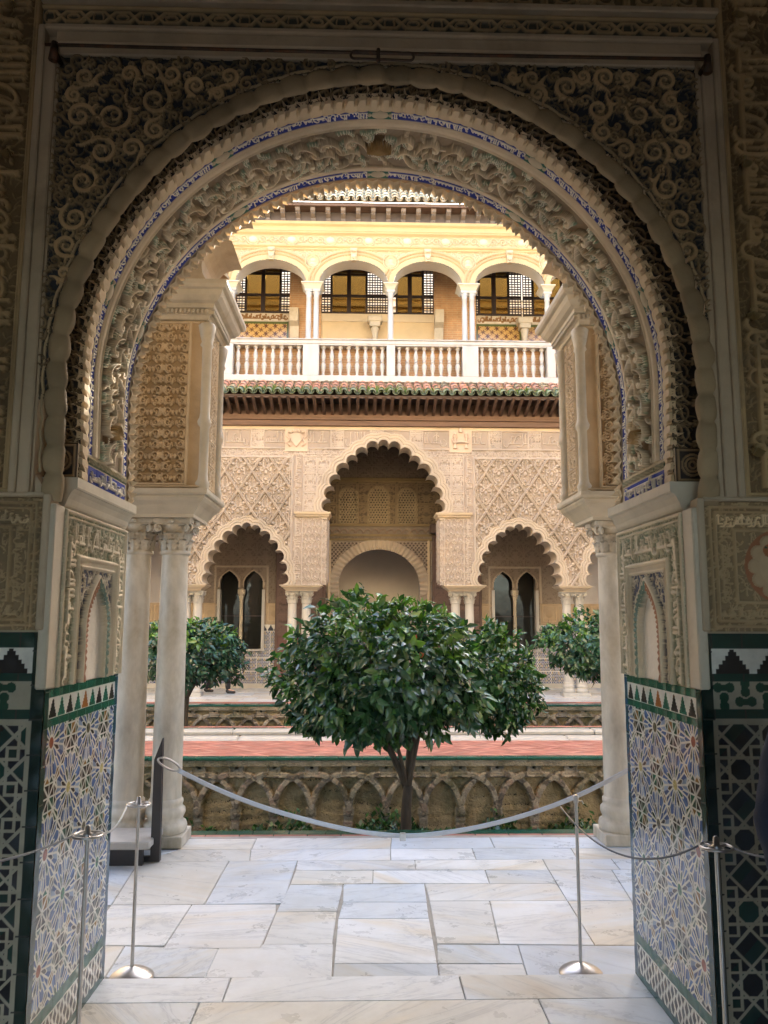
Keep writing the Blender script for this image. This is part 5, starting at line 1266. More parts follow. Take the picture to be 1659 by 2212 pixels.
# upper gallery: floor, ceiling, inner wall of windows, tiled parapets and brick piers
UI = 20.6; zf = zb1-.02
MB().box(-7, 8, 18.0, UI+3, zf-.25, zf-.06).build('upper_floor', M['plaster_dim'], wing)
MB().box(-7, 8, UY+.46, UI+.2, zar-.05, zar+.1).build('upper_ceiling', M['wood_dark'], wing)
zs = at(829, 680, UI).z; zt = at(829, 560, UI).z+.2; zpb = zf
lp = Cv(0, .24, 0, .21, 90, (.50,.31,.10))
for c in ((0, 0), (.24, 0), (0, .21), (.24, .21), (.12, .105)):
    for k in range(6): lp.line([c, (c[0]+.062*math.cos(k*PI/3+.3), c[1]+.062*math.sin(k*PI/3+.3))], .011, 0, (.13,.06,.03), 'f', over=True)
BAYS = [(-6.6, -4.1, 't'), (-3.52, -2.05, 't'), (-1.19, .63, 'p'), (.77, 1.885, 'p'), (3.03, 4.30, 't'), (4.36, 5.6, 't'), (6.2, 7.5, 'p')]
solid = MB(); xs = -7
for (a, b, k), wf in zip(BAYS, (1, 1, 1, 1, 1, 1, 0)):
    if a-xs > .1: MB().box(xs, a, UI-.10 if a-xs > .3 else UI, UI+.3, zf-.05, zar+.05).build('brick_pier', M['brick'], wing)
    xs = b
    if k == 't':
        c2 = Cv(a+.02, b-.02, zf, zs-.0, 90, (.42,.36,.27)); zz0 = zs-.72
        c2.rect(a, b, zf, zs, 0, (.10,.12,.04)); c2.rect(a+.07, b-.07, zf-.1, zs-.30, 0, (.5,.31,.1)); c2.tile(lp, a+.07, b-.07, zf, zs-.30)
        c2.rect(a, b, zs-.22, zs, 0, (.52,.45,.35)); script(c2, a+.05, b-.05, zs-.21, zs-.02, .014, (.22,.12,.05), 201, lw=.018)
        c2.front('parapet_tiles', UI-.02, M['glaze'], wing)
    else:
        mb = MB(); mb.cur = (.60,.47,.29); mb.box(a, b, UI-.03, UI-.005, zf, zs-.22); mb.cur = (.58,.49,.36); mb.box(a, b, UI-.05, UI-.005, zs-.218, zs); mb.build('parapet_panel', M['ochre'], wing)
    MB().box(a, b, UI, UI+.25, zf-.05, zs).build('parapet_core', M['plaster_dim'], wing)
    # window: frame, leaded sash, panes and flanking wooden lattices
    xm = (a+b)/2; hw = min(.45, (b-a)*.30); fr = MB(); zb_ = zs+.01; zt_ = zt+.5; off = {-1.19: -.16, .77: -.10, 3.03: -.12, 4.36: .05}.get(a, 0); xm += off
    fr.box(a, b, UI+.02, UI+.07, zb_, zb_+.06); fr.box(xm-hw-.05, xm-hw, UI+.0, UI+.08, zb_, zt_); fr.box(xm+hw, xm+hw+.05, UI+.0, UI+.08, zb_, zt_); fr.box(xm-.055, xm+.055, UI-.01, UI+.08, zb_, zt_)
    for z in (zb_+.50, zb_+1.12, zb_+1.6): fr.box(xm-hw, xm+hw, UI+.005, UI+.075, z, z+.06)
    fr.box(a, xm-hw-.05, UI+.01, UI+.08, zb_+.52, zb_+.58); fr.box(xm+hw+.05, b, UI+.01, UI+.08, zb_+.52, zb_+.58)
    wo = fr.build('window', M['frame'], wing)
    for x0, x1 in ((xm-hw, xm-.055), (xm+.055, xm+hw)):
        for z0_, z1_ in ((zb_+.06, zb_+.50), (zb_+.56, zb_+1.12), (zb_+1.18, zb_+1.6)): MB().box(x0, x1, UI+.035, UI+.05, z0_, z1_).build('pane', M['glass'], wo)
    for x0, x1 in ((a, xm-hw-.05), (xm+hw+.05, b)):
        if x1-x0 < .08: continue
        lt = MB(); n_ = max(2, int((x1-x0)/.070))
        for i in range(n_+1): x = x0+(x1-x0)*i/n_; lt.box(x-.013, x+.013, UI+.03, UI+.05, zb_, zt_)
        for z in np.arange(zb_+.06, zt_, .072): lt.box(x0, x1, UI+.032, UI+.052, z-.013, z+.013)
        lt.build('wood_lattice', M['frame'], wo)
if xs < 8: MB().box(xs, 8, UI-.05, UI+.3, zf-.05, zar+.05).build('brick_pier', M['brick'], wing)
MB().box(-7, 8, UI+.09, UI+.3, zt+.75, zar+.05).build('window_head', M['plaster_dim'], wing)
mb = MB(); mb.box(-7, 8, UI+2.2, UI+2.3, zf, zar+1)  # wall added behind the upper windows so the lattice holes show bright
for z, d in ((zs+.15, .05), (zs+.36, .10), (zs+.95, .06), (zs+1.1, .12), (zs+1.35, .08)): mb.box(-7, 8, UI+2.2-d, UI+2.198, z, z+.06)  # mouldings added to stand in for those reflected in the panes
mb.build('rear_wall', material('bright_plaster', (.80,.74,.60), .9, .1, 1, 10, .05), wing)
for x, zh in ((.27, 0), (4.30, 0), (-1.9, 1), (2.0, 1)):  # inner columns and corbels of the upper gallery
    if zh == 0:
        MB().lathe([(.085,zf),(.09,zf+.1),(.07,zf+.14),(.066,zc0-.3),(.08,zc0-.27),(.075,zc0-.22),(.11,zc0-.02),(.10,zc0)], 16, (x, UI-.35, 0)).box(x-.14, x+.14, UI-.49, UI-.21, zc0, zc0+.12).box(x-.20, x+.20, UI-.52, UI-.18, zc0+.12, zc0+.30, .03).build('inner_column', M['marble_trim'], wing)
    else:
        MB().prism([(UI-.45, zc0+.5), (UI-.1, zc0+.5), (UI-.1, zc0-.3), (UI-.18, zc0-.25), (UI-.25, zc0+.05), (UI-.42, zc0+.15)], x-.12, x+.12, 'x').build('corbel', M['marble_trim'], wing)

# top eave: grey board soffit on scrolled brackets, tiles catching the light
ze0, ze1 = zar+.02, at(829, 455, 18.0).z
mb = MB(); mb.box(-6.6, 7.5, UY-.02, UY+.1, ze0, ze1+.3); mb.build('eave_frieze', material('grey_eave_paint', (.11,.09,.085), .8, .2, 3, 20, .1), wing)
mb = MB(); mb.box(-6.6, 7.5, UY-.40, UY+.1, ze1+.03, ze1+.06).box(-6.6, 7.5, UY-.40, UY-.36, ze1-.0, ze1+.03); mb.build('eave_soffit', M['wood_beam'], wing)
kb = MB(); kb.prism([(-.02, .0), (-.06, .0), (-.10, .07), (-.09, .10), (-.20, .14), (-.30, .20), (-.33, .26), (-.30, .30), (-.02, .30)], -.055, .055, 'x')
for q in (-.03, .03): kb.lathe([(.001,-.02),(.022,0),(.001,.02)], 8, (q, -.085, .06)).lathe([(.001,-.02),(.022,0),(.001,.02)], 8, (q, -.24, .15))
k0 = link('eave_bracket', kb.mesh('eave_bracket'), material('carved_bracket_paint', (.17,.135,.11), .7, .25, 5, 40, .15), wing, local=True); k0.matrix_parent_inverse = Matrix.Translation(wing.location).inverted()
for k in range(38):
    o = k0 if k == 0 else k0.copy()
    if k: S.collection.objects.link(o)
    o.location = (-6.4+k*.366, UY-.01, ze1-.27)
barrel_tiles('tile_roof', -6.5, 7.4, UY-.46, ze1+.10, UY+1.15, ze1+1.55, .212, .078, 8, [(.66,.55,.38), (.72,.62,.45), (.60,.48,.32), (.70,.64,.48)], 8, M['rooftile'], wing)
mb = MB(); mb.add([(-6.6, UY-.42, ze1+.085), (7.5, UY-.42, ze1+.085), (7.5, UY+1.2, ze1+1.54), (-6.6, UY+1.2, ze1+1.54)], [(0,1,2,3)]); mb.build('roof_deck', M['plaster_dim'], wing)
# coats of arms set in the frieze
def shield(x, kind):
    z0_, z1_ = zz(977), zz(928); zc = (z0_+z1_)/2; y = FY-.035; mb = MB(); mb.cur = (.54,.43,.34)
    mb.box(x-.26, x+.26, y, y+.03, z0_, z1_)
    if kind == 0:
        mb.prism([(x-.12, zc+.14), (x+.12, zc+.14), (x+.12, zc-.02), (x, zc-.17), (x-.12, zc-.02)], y-.05, y+.001)
        for e in (-1, 1):
            mb.tube([(x+e*.10, y-.02, zc+.16), (x+e*.20, y-.02, zc+.20), (x+e*.22, y-.02, zc+.08), (x+e*.15, y-.02, zc+.02), (x+e*.21, y-.02, zc-.08), (x+e*.13, y-.02, zc-.15)], .026, 6); mb.lathe([(.001,-.05),(.045,0),(.001,.05)], 8, (x+e*.06, y-.03, zc+.20))
    else:
        for e in (-1, 1): mb.lathe([(.045,0),(.05,.03),(.03,.05),(.03,.24),(.05,.27),(.05,.30),(.001,.31)], 10, (x+e*.13, y-.02, zc-.18)); mb.lathe([(.03,0),(.05,.03),(.02,.07)], 8, (x+e*.13, y-.02, zc+.13))
        mb.tube([(x-.2, y-.03, zc+.06), (x-.17, y-.05, zc-.05), (x, y-.06, zc-.02), (x+.17, y-.05, zc-.05), (x+.2, y-.03, zc+.06)], .022, 6); mb.lathe([(.05,0),(.055,.05),(.02,.10),(.001,.12)], 10, (x, y-.03, zc+.20))
    mb.build('coat_of_arms', M['stucco_far'], wing)
shield(at(640.5, 950, FY).x, 0); shield(at(994.5, 950, FY).x, 1)

# =================================================================== SUNKEN GARDENS, POOL AND PATHS
X0, X1 = -9, 10
sheet('garden_bed', X0, X1, 6.9, 10.45, G0, M['soil']); 
mb = MB(); mb.box(X0, X1, 13.2, 16.4, -1.1, -.95); tag(mb.build('garden_bed', M['soil']), kind='structure')
def edging(name, y0, y1, z0, z1, mat, label, cat):
    mb = MB(); x = X0
    while x < X1:
        mb.box(x, min(x+.298, X1), y0, y1, z0, z1, .006); x += .30
    return tag(mb.build(name, mat), label, cat)
# near kerb of the garden: brick course and glazed edge
def herringbone(name, y0, y1, z, seed, w=.27, h=.075):
    mb = MB(); r = random.Random(seed); g = .006; pal = [(.36,.145,.105), (.41,.17,.125), (.32,.125,.09), (.42,.20,.15), (.35,.155,.115)]
    n = int((X1-X0)/h)+4; m = int((y1-y0)/h)+4
    c45 = math.cos(PI/4)
    # basket of bricks laid in zig-zag rows along x
    rows = int(round((y1-y0)/(w*c45)))
    rw = (y1-y0)/rows
    for j in range(rows):
        x = X0; sg = 1 if j % 2 else -1
        while x < X1:
            f = r.uniform(.8, 1.15); mb.cur = tuple(c*f for c in r.choice(pal)); yb = y0+j*rw; dz = r.uniform(0, .002)
            d = h/c45-g; p = [(x, yb+g), (x+d, yb+g), (x+d+sg*rw, yb+rw-g), (x+sg*rw, yb+rw-g)]
            mb.add([(a, b, z-.03) for a, b in p]+[(a, b, z+dz) for a, b in p], [(4,5,6,7), (0,1,5,4), (1,2,6,5), (2,3,7,6), (3,0,4,7)]); x += h/c45
    o = mb.build(name, M['brickpave']); return tag(o, kind='structure')
def soldier(name, y0, y1, z, seed):
    mb = MB(); r = random.Random(seed); x = X0
    while x < X1:
        f = r.uniform(.8, 1.15); mb.cur = tuple(c*f for c in r.choice([(.36,.145,.105), (.41,.17,.125), (.32,.125,.09)])); mb.box(x, x+.27, y0, y1, z-.04, z+r.uniform(0, .002), .004); x += .276
    return tag(mb.build(name, M['brickpave']), kind='structure')
soldier('brick_kerb', 6.70, 6.765, -.012, 2)
edging('green_tile_kerb', 6.765, 6.90, -.06, -.012, M['green_tile'], 'green glazed tile kerb along the near edge of the sunken garden by the marble floor', 'kerb')
mb = MB(); mb.box(X0, X1, 6.70, 6.89, -1.2, -.06); tag(mb.build('retaining_wall', M['plaster']), 'plain retaining wall dropping from the marble floor into the sunken garden', 'wall')
def garden_wall(y, label, thick, seed, res, zt):
    W = thing('garden_wall', label, 'wall', (XC, y+.2, G0))
    cv = Cv(X0+1, X1-1, G0-.05, zt, res, (.30,.225,.12)); r = np.random.default_rng(seed); sp = .472; hh = zt-G0
    U, V = cv.grid()
    cv.H += (.004*np.sin(V*52+np.sin(U*2.3)*2.2)*np.sin(U*1.7+V*3)).astype(np.float32)
    brick = [(.34,.28,.20), (.28,.235,.17), (.36,.30,.22), (.29,.21,.155), (.33,.27,.195)]
    zs = G0+hh*.30; ztop_ = G0+hh*.80
    n = int((X1-X0)/sp)
    for k in range(-1, n+1):
        xc = X0+1.28+k*sp
        for e in (-1, 1):
            q = np.vstack([bez((xc+e*sp*1.0, zs-.02), (xc+e*sp*.98, zs+hh*.30), (xc+e*sp*.62, ztop_+.02), (xc, ztop_-.01), 26)])
            for j in range(0, 25): cv.line(q[j:j+2], .040, .085+r.uniform(-.010, .012), brick[r.integers(0, 5)] if j % 3 else (.15,.12,.09), 'f')
            q2 = bez((xc+e*sp*.52, zs-.02), (xc+e*sp*.50, zs+hh*.16), (xc+e*sp*.32, zs+hh*.27), (xc+e*.0, zs+hh*.375), 14)
        # pier between arches, boss over the crown
        for e in (.5,):
            x = xc; 
            for j in range(9):
                z0_ = G0+j*(zs-G0+.03)/9; cv.rect(x-.045-r.uniform(0, .014), x+.045+r.uniform(0, .014), z0_, z0_+(zs-G0+.03)/9-.006, .045+r.uniform(-.008, .008), brick[r.integers(0, 5)])
        cv.rect(xc-.06, xc+.06, zs-.03, zs+.05, .06, brick[1])
        cv.rect(xc-.085, xc+.085, ztop_-.01, zt-.06, .06, (.25,.21,.155)); cv.rect(xc-.06, xc+.06, ztop_+.03, zt-.075, .045)
        cv.disk((xc, ztop_+.075), .022, 0, (.02,.017,.012), 'f', over=True)
    cv.rect(X0, X1, zt-.085, zt, .075, (.27,.23,.165)); cv.H += (rng.normal(0, .0022, cv.H.shape)).astype(np.float32)
    cv.front('interlaced_arches', y, M['gstone'], W)
    MB().box(X0, X1, y+.005, y+.4, G0-.2, zt-.005).build('wall_core', M['gstone'], W)
    return W
garden_wall(10.37, 'mossy brick garden wall of interlaced blind arches behind the nearest orange tree', .3, 3, 120, -.02)
garden_wall(16.42, 'grey garden wall of interlaced blind arches beyond the pool, below the far gallery', .3, 4, 100, -.02)
edging('green_tile_kerb', 10.28, 10.40, -.035, .004, M['green_tile'], 'green glazed tile kerb on top of the nearer garden wall, edging the red brick path', 'kerb')
mb = MB(); mb.box(X0, X1, 10.40, 11.72, -.6, -.035); mb.box(X0, X1, 12.5, 13.15, -1.1, -.035); tag(mb.build('path_bed', bpy.data.materials['grout']), kind='structure')
herringbone('brick_path', 10.40, 11.66, 0, 5)
mb = MB(); 
x = X0
while x < X1: mb.box(x, x+1.195, 11.66, 11.80, -.05, .012, .01); mb.box(x, x+1.195, 11.80, 12.00, -.05, .03, .02); x += 1.2
x = X0
while x < X1: mb.box(x, x+1.395, 12.46, 12.74, -.05, .03, .02); x += 1.4
tag(mb.build('pool_coping', M['marble_far']), 'white marble coping along both sides of the narrow central pool', 'coping')
mb = MB(); mb.box(X0, X1, 11.95, 12.0, -.6, -.051); mb.box(X0, X1, 12.46, 12.5, -.6, -.051); mb.box(X0, X1, 12.0, 12.46, -.62, -.6); tag(mb.build('pool_basin', M['plaster']), kind='structure')
sheet('pool_water', X0, X1, 12.0, 12.46, -.09, M['water'])
edging('green_tile_kerb', 12.74, 13.02, -.03, .006, M['green_tile'], 'broad green glazed tile kerb on the far side of the pool', 'kerb')
soldier('brick_strip', 13.02, 13.20, .0, 7)
edging('green_tile_kerb', 16.33, 16.62, -.03, .004, M['green_tile'], 'green glazed tile kerb at the foot of the far gallery terrace', 'kerb')
soldier('terrace_brick_strip', 16.62, 16.95, .0, 8)
polys = []; x = X0; r = random.Random(4)
while x < X1: w_ = r.uniform(.9, 1.6); polys.append([(x, 16.95), (x+w_, 16.95), (x+w_, 17.55), (x, 17.55)]); x += w_
y = 17.55
while y < 20.2:
    x = X0; h_ = r.uniform(.5, .8)
    while x < X1: w_ = r.uniform(.5, 1.1); polys.append([(x, y), (x+w_, y), (x+w_, y+h_), (x, y+h_)]); x += w_
    y += h_
tag(slab_floor('terrace_paving', polys, .0, seed=12), kind='structure')
mb = MB(); mb.box(X0, X1, 16.6, 24, -.5, -.012); tag(mb.build('terrace_bed', bpy.data.materials['grout']), kind='structure')
for nm, xa, xb, lab in (('courtyard_side_wing', -10.2, -9.3, 'plain ochre side building closing the courtyard on the left'), ('courtyard_side_wing', 10.3, 11.2, 'plain ochre side building closing the courtyard on the right')):
    t = thing(nm, lab, 'building', ((xa+xb)/2, 12, 0)); mb = MB(); mb.cur = (.62,.50,.34); mb.box(xa, xb, 6.9, 22, -1, 10.6); mb.build('wall', M['ochre'], t)

# ground cover at the wall foot
def blades(name, pts, L, wd, cols, seed, mat):
    r = np.random.default_rng(seed); n = len(pts); V = np.zeros((n, 4, 3)); a = r.uniform(0, 2*PI, n); tilt = r.uniform(.2, 1.1, n); l = L*r.uniform(.5, 1.2, n)
    d = np.stack([np.cos(a)*np.sin(tilt), np.sin(a)*np.sin(tilt), np.cos(tilt)], 1); s = np.stack([-np.sin(a), np.cos(a), 0*a], 1)
    V[:, 0] = pts; V[:, 1] = pts+d*l[:, None]*.5+s*wd*l[:, None]; V[:, 2] = pts+d*l[:, None]; V[:, 3] = pts+d*l[:, None]*.5-s*wd*l[:, None]; V[:, 2, 2] -= l*.15
    C = np.repeat(np.array(cols)[r.integers(0, len(cols), n)]*r.uniform(.7, 1.2, (n, 1)), 4, 0)
    return link(name, npmesh(name, V.reshape(-1, 3), np.arange(n*4).reshape(n, 4), C, False), mat)
r = np.random.default_rng(8); n = 5200
px = r.uniform(-4, 5, n); keep = (np.sin(px*3.1)+np.sin(px*7.7+1)+r.normal(0, .6, n)) > -.2; px = px[keep]
pts = np.c_[px, 10.33-np.abs(r.normal(0, .22, len(px))), G0+np.abs(r.normal(0, .07, len(px)))*(1+np.sin(px*5))]
o = blades('ground_cover', pts, .10, .28, [(.035,.085,.025), (.05,.11,.03), (.03,.07,.03)], 3, M['leaf']); tag(o, 'low green plants growing at the foot of the mossy garden wall', 'plants', kind='stuff')
n = 2600; px = r.uniform(-4, 5, n); pts = np.c_[px, r.uniform(7.0, 10.2, n), G0+np.abs(r.normal(0, .03, n))]
o = blades('ground_cover', pts, .12, .26, [(.035,.085,.025), (.05,.11,.03)], 4, M['leaf']); tag(o, 'low green plants covering the bed of the sunken garden', 'plants', kind='stuff')
# weeds rooted in the gutters of the lower tile eave
n = 3000; px = np.round(r.uniform(-4.5, 5.5, n)/.212)*.212+.106+r.normal(0, .035, n); t_ = np.abs(r.normal(0, .22, n)); hgt = (np.sin(px*2.3)+1.3)
pts = np.c_[px, 17.20+t_*.6, z1+.13+t_*.32]; pts = pts[r.random(n) < hgt/2.4]
o = blades('roof_weeds', pts, .20, .05, [(.14,.24,.06), (.10,.18,.05), (.22,.24,.10)], 5, M['leaf']); tag(o, 'green weeds and dry grass growing out of the lower tile eave', 'weeds', kind='stuff')

# =================================================================== ORANGE TREES
def orange_tree(label, base, c, rx, ry, rz, nleaf, L, seed, lean=(0, 0), fork=None, tr=.055, cols=None, drop=.75, fruits=(), shadow=False):
    t = thing('orange_tree', label, 'tree', base, group=None)
    r = np.random.default_rng(seed); cols = np.array(cols or [(.034,.096,.040), (.042,.118,.044), (.030,.084,.046), (.066,.155,.042), (.026,.070,.038)])
    c = np.array(c, float)
    # trunk and limbs
    mb = MB(); B = Vector(base); fz = fork or (c[2]-rz*.75); F = Vector((base[0]+lean[0], base[1]+lean[1], fz))
    mb.tube([B.lerp(F, q)+Vector((.012*math.sin(q*7), .01*math.sin(q*5), 0)) for q in np.linspace(0, 1, 8)], [tr*(1.18-.25*q) for q in np.linspace(0, 1, 8)], 10)
    tips = []
    for k in range(7):
        a = 2*PI*k/7+r.uniform(-.3, .3); e = Vector((c[0]+rx*.62*math.cos(a), c[1]+ry*.62*math.sin(a), c[2]+rz*r.uniform(-.25, .55)))
        if k < 2: a0 = F
        m = F.lerp(e, .5)+Vector((0, 0, .10*rz)); w_ = tr*(.74 if k in (0, 3) else .36)
        q = bez(tuple(F-Vector((0, 0, .03))), tuple(F.lerp(m, .4)+Vector((0, 0, .12))), tuple(m), tuple(e), 9); mb.tube([tuple(x) for x in q], list(np.linspace(w_, .008, 9)), 8); tips.append(e)
        for j in range(4):
            s = Vector(q[4+j]); d = Vector(r.normal(0, 1, 3)).normalized()*.35*rx; mb.tube([tuple(s), tuple(s+d*.6+Vector((0, 0, .05))), tuple(s+d)], [.012, .008, .004], 5)
    mb.build('trunk', M['bark'], t)
    # crown: sprays of drooping leaves spread over an uneven dome
    nsp = nleaf//9; u = r.normal(0, 1, (nsp, 3)); u /= np.linalg.norm(u, axis=1)[:, None]
    lump = 1+.10*np.sin(u[:, 0]*5+seed)*np.sin(u[:, 2]*4+1)+.08*np.sin(u[:, 1]*7+u[:, 0]*6+seed*2)+.05*np.sin(u[:, 0]*13+u[:, 2]*11)
    rad = lump*(1-.55*r.random(nsp)**2.2); P_ = u*rad[:, None]; P_[:, 2] = np.where(P_[:, 2] < 0, P_[:, 2]*drop, P_[:, 2])
    flare = 1+.12*np.clip(-P_[:, 2]+.2, 0, 1); P_[:, :2] *= flare[:, None]
    P_ = c+P_*np.array((rx, ry, rz))
    V = []; C = []; allv = np.zeros((nsp*9, 6, 3)); colr = np.zeros((nsp*9, 3)); k = 0
    for i in range(nsp):
        out = u[i]*np.array((1, 1, .55)); out /= np.linalg.norm(out); base_col = cols[r.integers(0, len(cols))]; young = u[i][2] > .30 and r.random() < .38
        for j in range(9):
            a = r.normal(0, 1, 3)*.75; d = out*.9+a+np.array((0, 0, -.55 if u[i][2] < .5 else -.15)); d /= np.linalg.norm(d)
            n_ = out+r.normal(0, .55, 3)+np.array((0, 0, .55)); n_ -= d*(n_@d); n_ /= np.linalg.norm(n_)+1e-9; s = np.cross(d, n_)
            l = L*r.uniform(.55, 1.3); w_ = l*r.uniform(.20, .27); p = P_[i]+r.normal(0, .035, 3)*(L/.13)
            allv[k] = [p, p+d*l*.42+s*w_+n_*.10*l, p+d*l*.42-s*w_+n_*.10*l, p+d*l*.45+n_*.02*l, p+d*l*.76+s*w_*.62-n_*.02*l, p+d*l*.76-s*w_*.62-n_*.02*l]
            tip = p+d*l-n_*.16*l
            colr[k] = (base_col*r.uniform(.75, 1.25)) if not young else np.array((.10,.21,.035))*r.uniform(.7, 1.2)
            C.append(tip); k += 1
    Vv = np.concatenate([allv, np.array(C)[:, None, :]], 1).reshape(-1, 3); b = (np.arange(k)*7)[:, None]
    Q = np.concatenate([b+np.array([[0,1,3,3]]), b+np.array([[0,3,2,2]]), b+np.array([[1,4,6,3]]), b+np.array([[3,6,5,2]])], 0)
    T = np.concatenate([b+np.array([[0,1,3]]), b+np.array([[0,3,2]]), b+np.array([[1,4,3]]), b+np.array([[4,6,3]]), b+np.array([[3,6,5]]), b+np.array([[3,5,2]])], 0)
    link('crown', npmesh('crown', Vv, T, np.repeat(colr, 7, 0), False), M['leaf'], t)
    for f in fruits:
        MB().lathe([(.001,-.036),(.018,-.031),(.032,-.016),(.036,.002),(.031,.019),(.016,.031),(.001,.033)], 14, f).build('orange', M['fruit'], t)
    return t
ct_ = at(838, 1470, 8.3); TB = at(878, 1790, 8.3)
orange_tree('large glossy orange tree with a forked trunk and a few oranges, nearest in the garden', (.445, 8.3, G0), (ct_.x-.03, 8.3, 1.13), 1.0, .92, .78, 11500, .118, 7, lean=(.015, 0), fork=.06, tr=.054, fruits=[tuple(at(902, 1378, 7.68)), tuple(at(908, 1413, 7.58))], drop=.70)
orange_tree('rounded orange tree without visible fruit, partly behind the large one on its right', (.49, 9.1, G0), (1.52, 9.2, .99), .48, .50, .62, 4200, .100, 17, lean=(.05, .0), fork=.55, tr=.034, cols=[(.020,.066,.026), (.026,.082,.028), (.036,.11,.026)], drop=.82)
orange_tree('dark orange tree on the left beyond the pool, half hidden by the two marble columns', (-3.10, 14.2, G0), (-3.05, 14.2, 1.12), .93, .90, .58, 4600, .125, 27, fork=.35, tr=.06, cols=[(.024,.078,.046), (.032,.094,.054), (.022,.066,.042)], drop=.9)
orange_tree('bluish green orange tree on the right beyond the pool, beside the single marble column', (4.50, 14.4, G0), (4.22, 14.4, 1.24), .95, .9, .58, 4400, .12, 37, fork=.35, tr=.06, cols=[(.026,.080,.046), (.034,.096,.052), (.044,.12,.046)], drop=.9)

# =================================================================== BARRIERS
def stanchion(label, x, y, z, h, ring=True):
    t = thing('barrier_post', label, 'barrier post', (x, y, z), group='steel barrier posts')
    b = MB().lathe([(.108,0),(.108,.006),(.100,.016),(.068,.036),(.028,.050),(.012,.054)], 40).build('base', M['steel'], t, local=True)
    MB().lathe([(.0085,.03),(.0085,h-.012)], 16).build('pole', M['steel'], t, local=True)
    m = MB()
    if ring:
        m.tube([(.056*math.cos(a), .056*math.sin(a), h-.012) for a in np.linspace(0, 2*PI, 37)], .0055, 8, cap=False)
        for q in range(4): a = q*PI/2+.5; m.tube([(0, 0, h-.012), (.056*math.cos(a), .056*math.sin(a), h-.012)], .0045, 6)
        m.lathe([(.016,h-.022),(.018,h-.006),(.012,h-.002),(.010,h+.022),(.004,h+.026)], 16)
    else: m.lathe([(.012,h-.03),(.014,h-.004),(.014,h+.006),(.004,h+.010)], 16).tube([(0,0,h-.02),(.03,.0,h-.02),(.038,0,h-.035)], .004, 6)
    m.build('top_ring', M['steel'], t, local=True); return t
A = (at(300, 1735, 4.15).x, 4.15); B = (at(190, 1797, 3.3).x, 3.3); Cq = (at(1244, 1722, 4.15).x, 4.15); D = (at(1547, 1820, 2.95).x, 2.95)
hA = at(300, 1733, 4.15).z; hB = at(190, 1797, 3.3).z; hC = at(1242, 1722, 4.15).z; hD = at(1547, 1822, 2.95).z
stanchion('thin steel barrier post on the gallery floor beside the left marble columns', *A, .002, hA)
stanchion('thin steel barrier post close to the left tiled jamb, nearer the viewer', *B, .052, hB-.052)
stanchion('thin steel barrier post without a ring on the gallery floor on the right', *Cq, .002, hC, False)
stanchion('thin steel barrier post in front of the dark tiled wall on the right', *D, .052, hD-.052)
def rope(name, label, cat, p, q, sag, r, mat, flat=None, n=28, group=None):
    p, q = Vector(p), Vector(q); pts = [p.lerp(q, t)+Vector((0, 0, -sag*4*t*(1-t))) for t in np.linspace(0, 1, n)]
    return tag(MB().tube(pts, r, 8, flat=flat).build(name, mat), label, cat, group)
lp_ = at(-40, 1868, 2.35); rope('rope', 'dark elastic cord running from the left edge to the barrier post by the left jamb', 'cord', lp_, (B[0]-.055, B[1], hB-.012), .012, .0042, M['cord'])
rope('rope', 'grey elastic cord between the two barrier posts on the left', 'cord', (B[0]+.05, B[1]+.02, hB-.012), (A[0]-.052, A[1]-.02, hA-.012), .035, .0048, M['strap'])
rope('rope', 'grey elastic cord from the ringless post to the post on the right', 'cord', (Cq[0]-.075, Cq[1]+.02, hC-.052), (D[0]-.055, D[1]+.02, hD-.012), .13, .0042, M['cord'])
rope('rope', 'dark cord leaving the right barrier post towards the right edge', 'cord', (D[0]+.055, D[1], hD-.014), at(1700, 1855, 2.5), .01, .004, M['cord'])
# dark steel upright by the columns, with its foot
sp_ = thing('steel_upright', 'dark flat steel upright with a slanted top beside the left marble column', 'post', (-1.49, 6.02, 0))
q0, q1, q2, q3 = at(326, 1843, 6.02), at(345, 1843, 6.02), at(351.5, 1594, 6.02), at(338, 1640, 6.02)
MB().prism([(q0.x, .004), (q1.x+.004, .004), (q2.x+.004, q2.z), (q3.x-.012, q3.z)], 6.0, 6.05).build('blade', M['steel_dark'], sp_)
MB().box(q0.x-.20, q0.x+.0, 6.0, 6.05, .004, .035).build('foot', M['steel_dark'], sp_)
a = at(346, 1640, 6.0); 
st = thing('barrier_strap', 'long grey strap sagging across the archway from the dark steel upright', 'strap', (.25, 6.0, .2))
pts = []
for t in np.linspace(0, 1, 50):
    px = 385+(1400-385)*t; 
    ys = np.interp(px, [385, 460, 560, 660, 760, 870, 960, 1050, 1150, 1242, 1300, 1357, 1400], [1664, 1702, 1742, 1771, 1795, 1808, 1800, 1784, 1757, 1723, 1694, 1664, 1640]); yy = 5.98-.9*max(0, t-.5)*0
    pts.append(at(px, ys, yy))
sm = [sum((pts[min(max(i+k, 0), 49)] for k in (-2, -1, 0, 1, 2)), Vector())/5 for i in range(50)]; sm[0], sm[-1] = pts[0], pts[-1]
MB().tube(sm, .0165, 8, flat=.25).build('webbing', M['strap'], st)
b = at(385, 1662, 5.98); lo_ = [(a.x+.0+(b.x-a.x)*.5+(b.x-a.x)*.58*math.cos(t), 5.985+.012*math.sin(t), (a.z+b.z)/2-(a.z-b.z)*.5*math.cos(t)+.030*math.sin(t)) for t in np.linspace(0, 2*PI, 30)]
MB().tube(lo_, .008, 8, cap=False).build('end_loop', M['steel'], st)
c = at(870, 1808, 5.97); MB().box(c.x-.022, c.x+.022, 5.955, 5.995, c.z-.026, c.z+.026, .004).build('joining_clip', M['steel'], st)
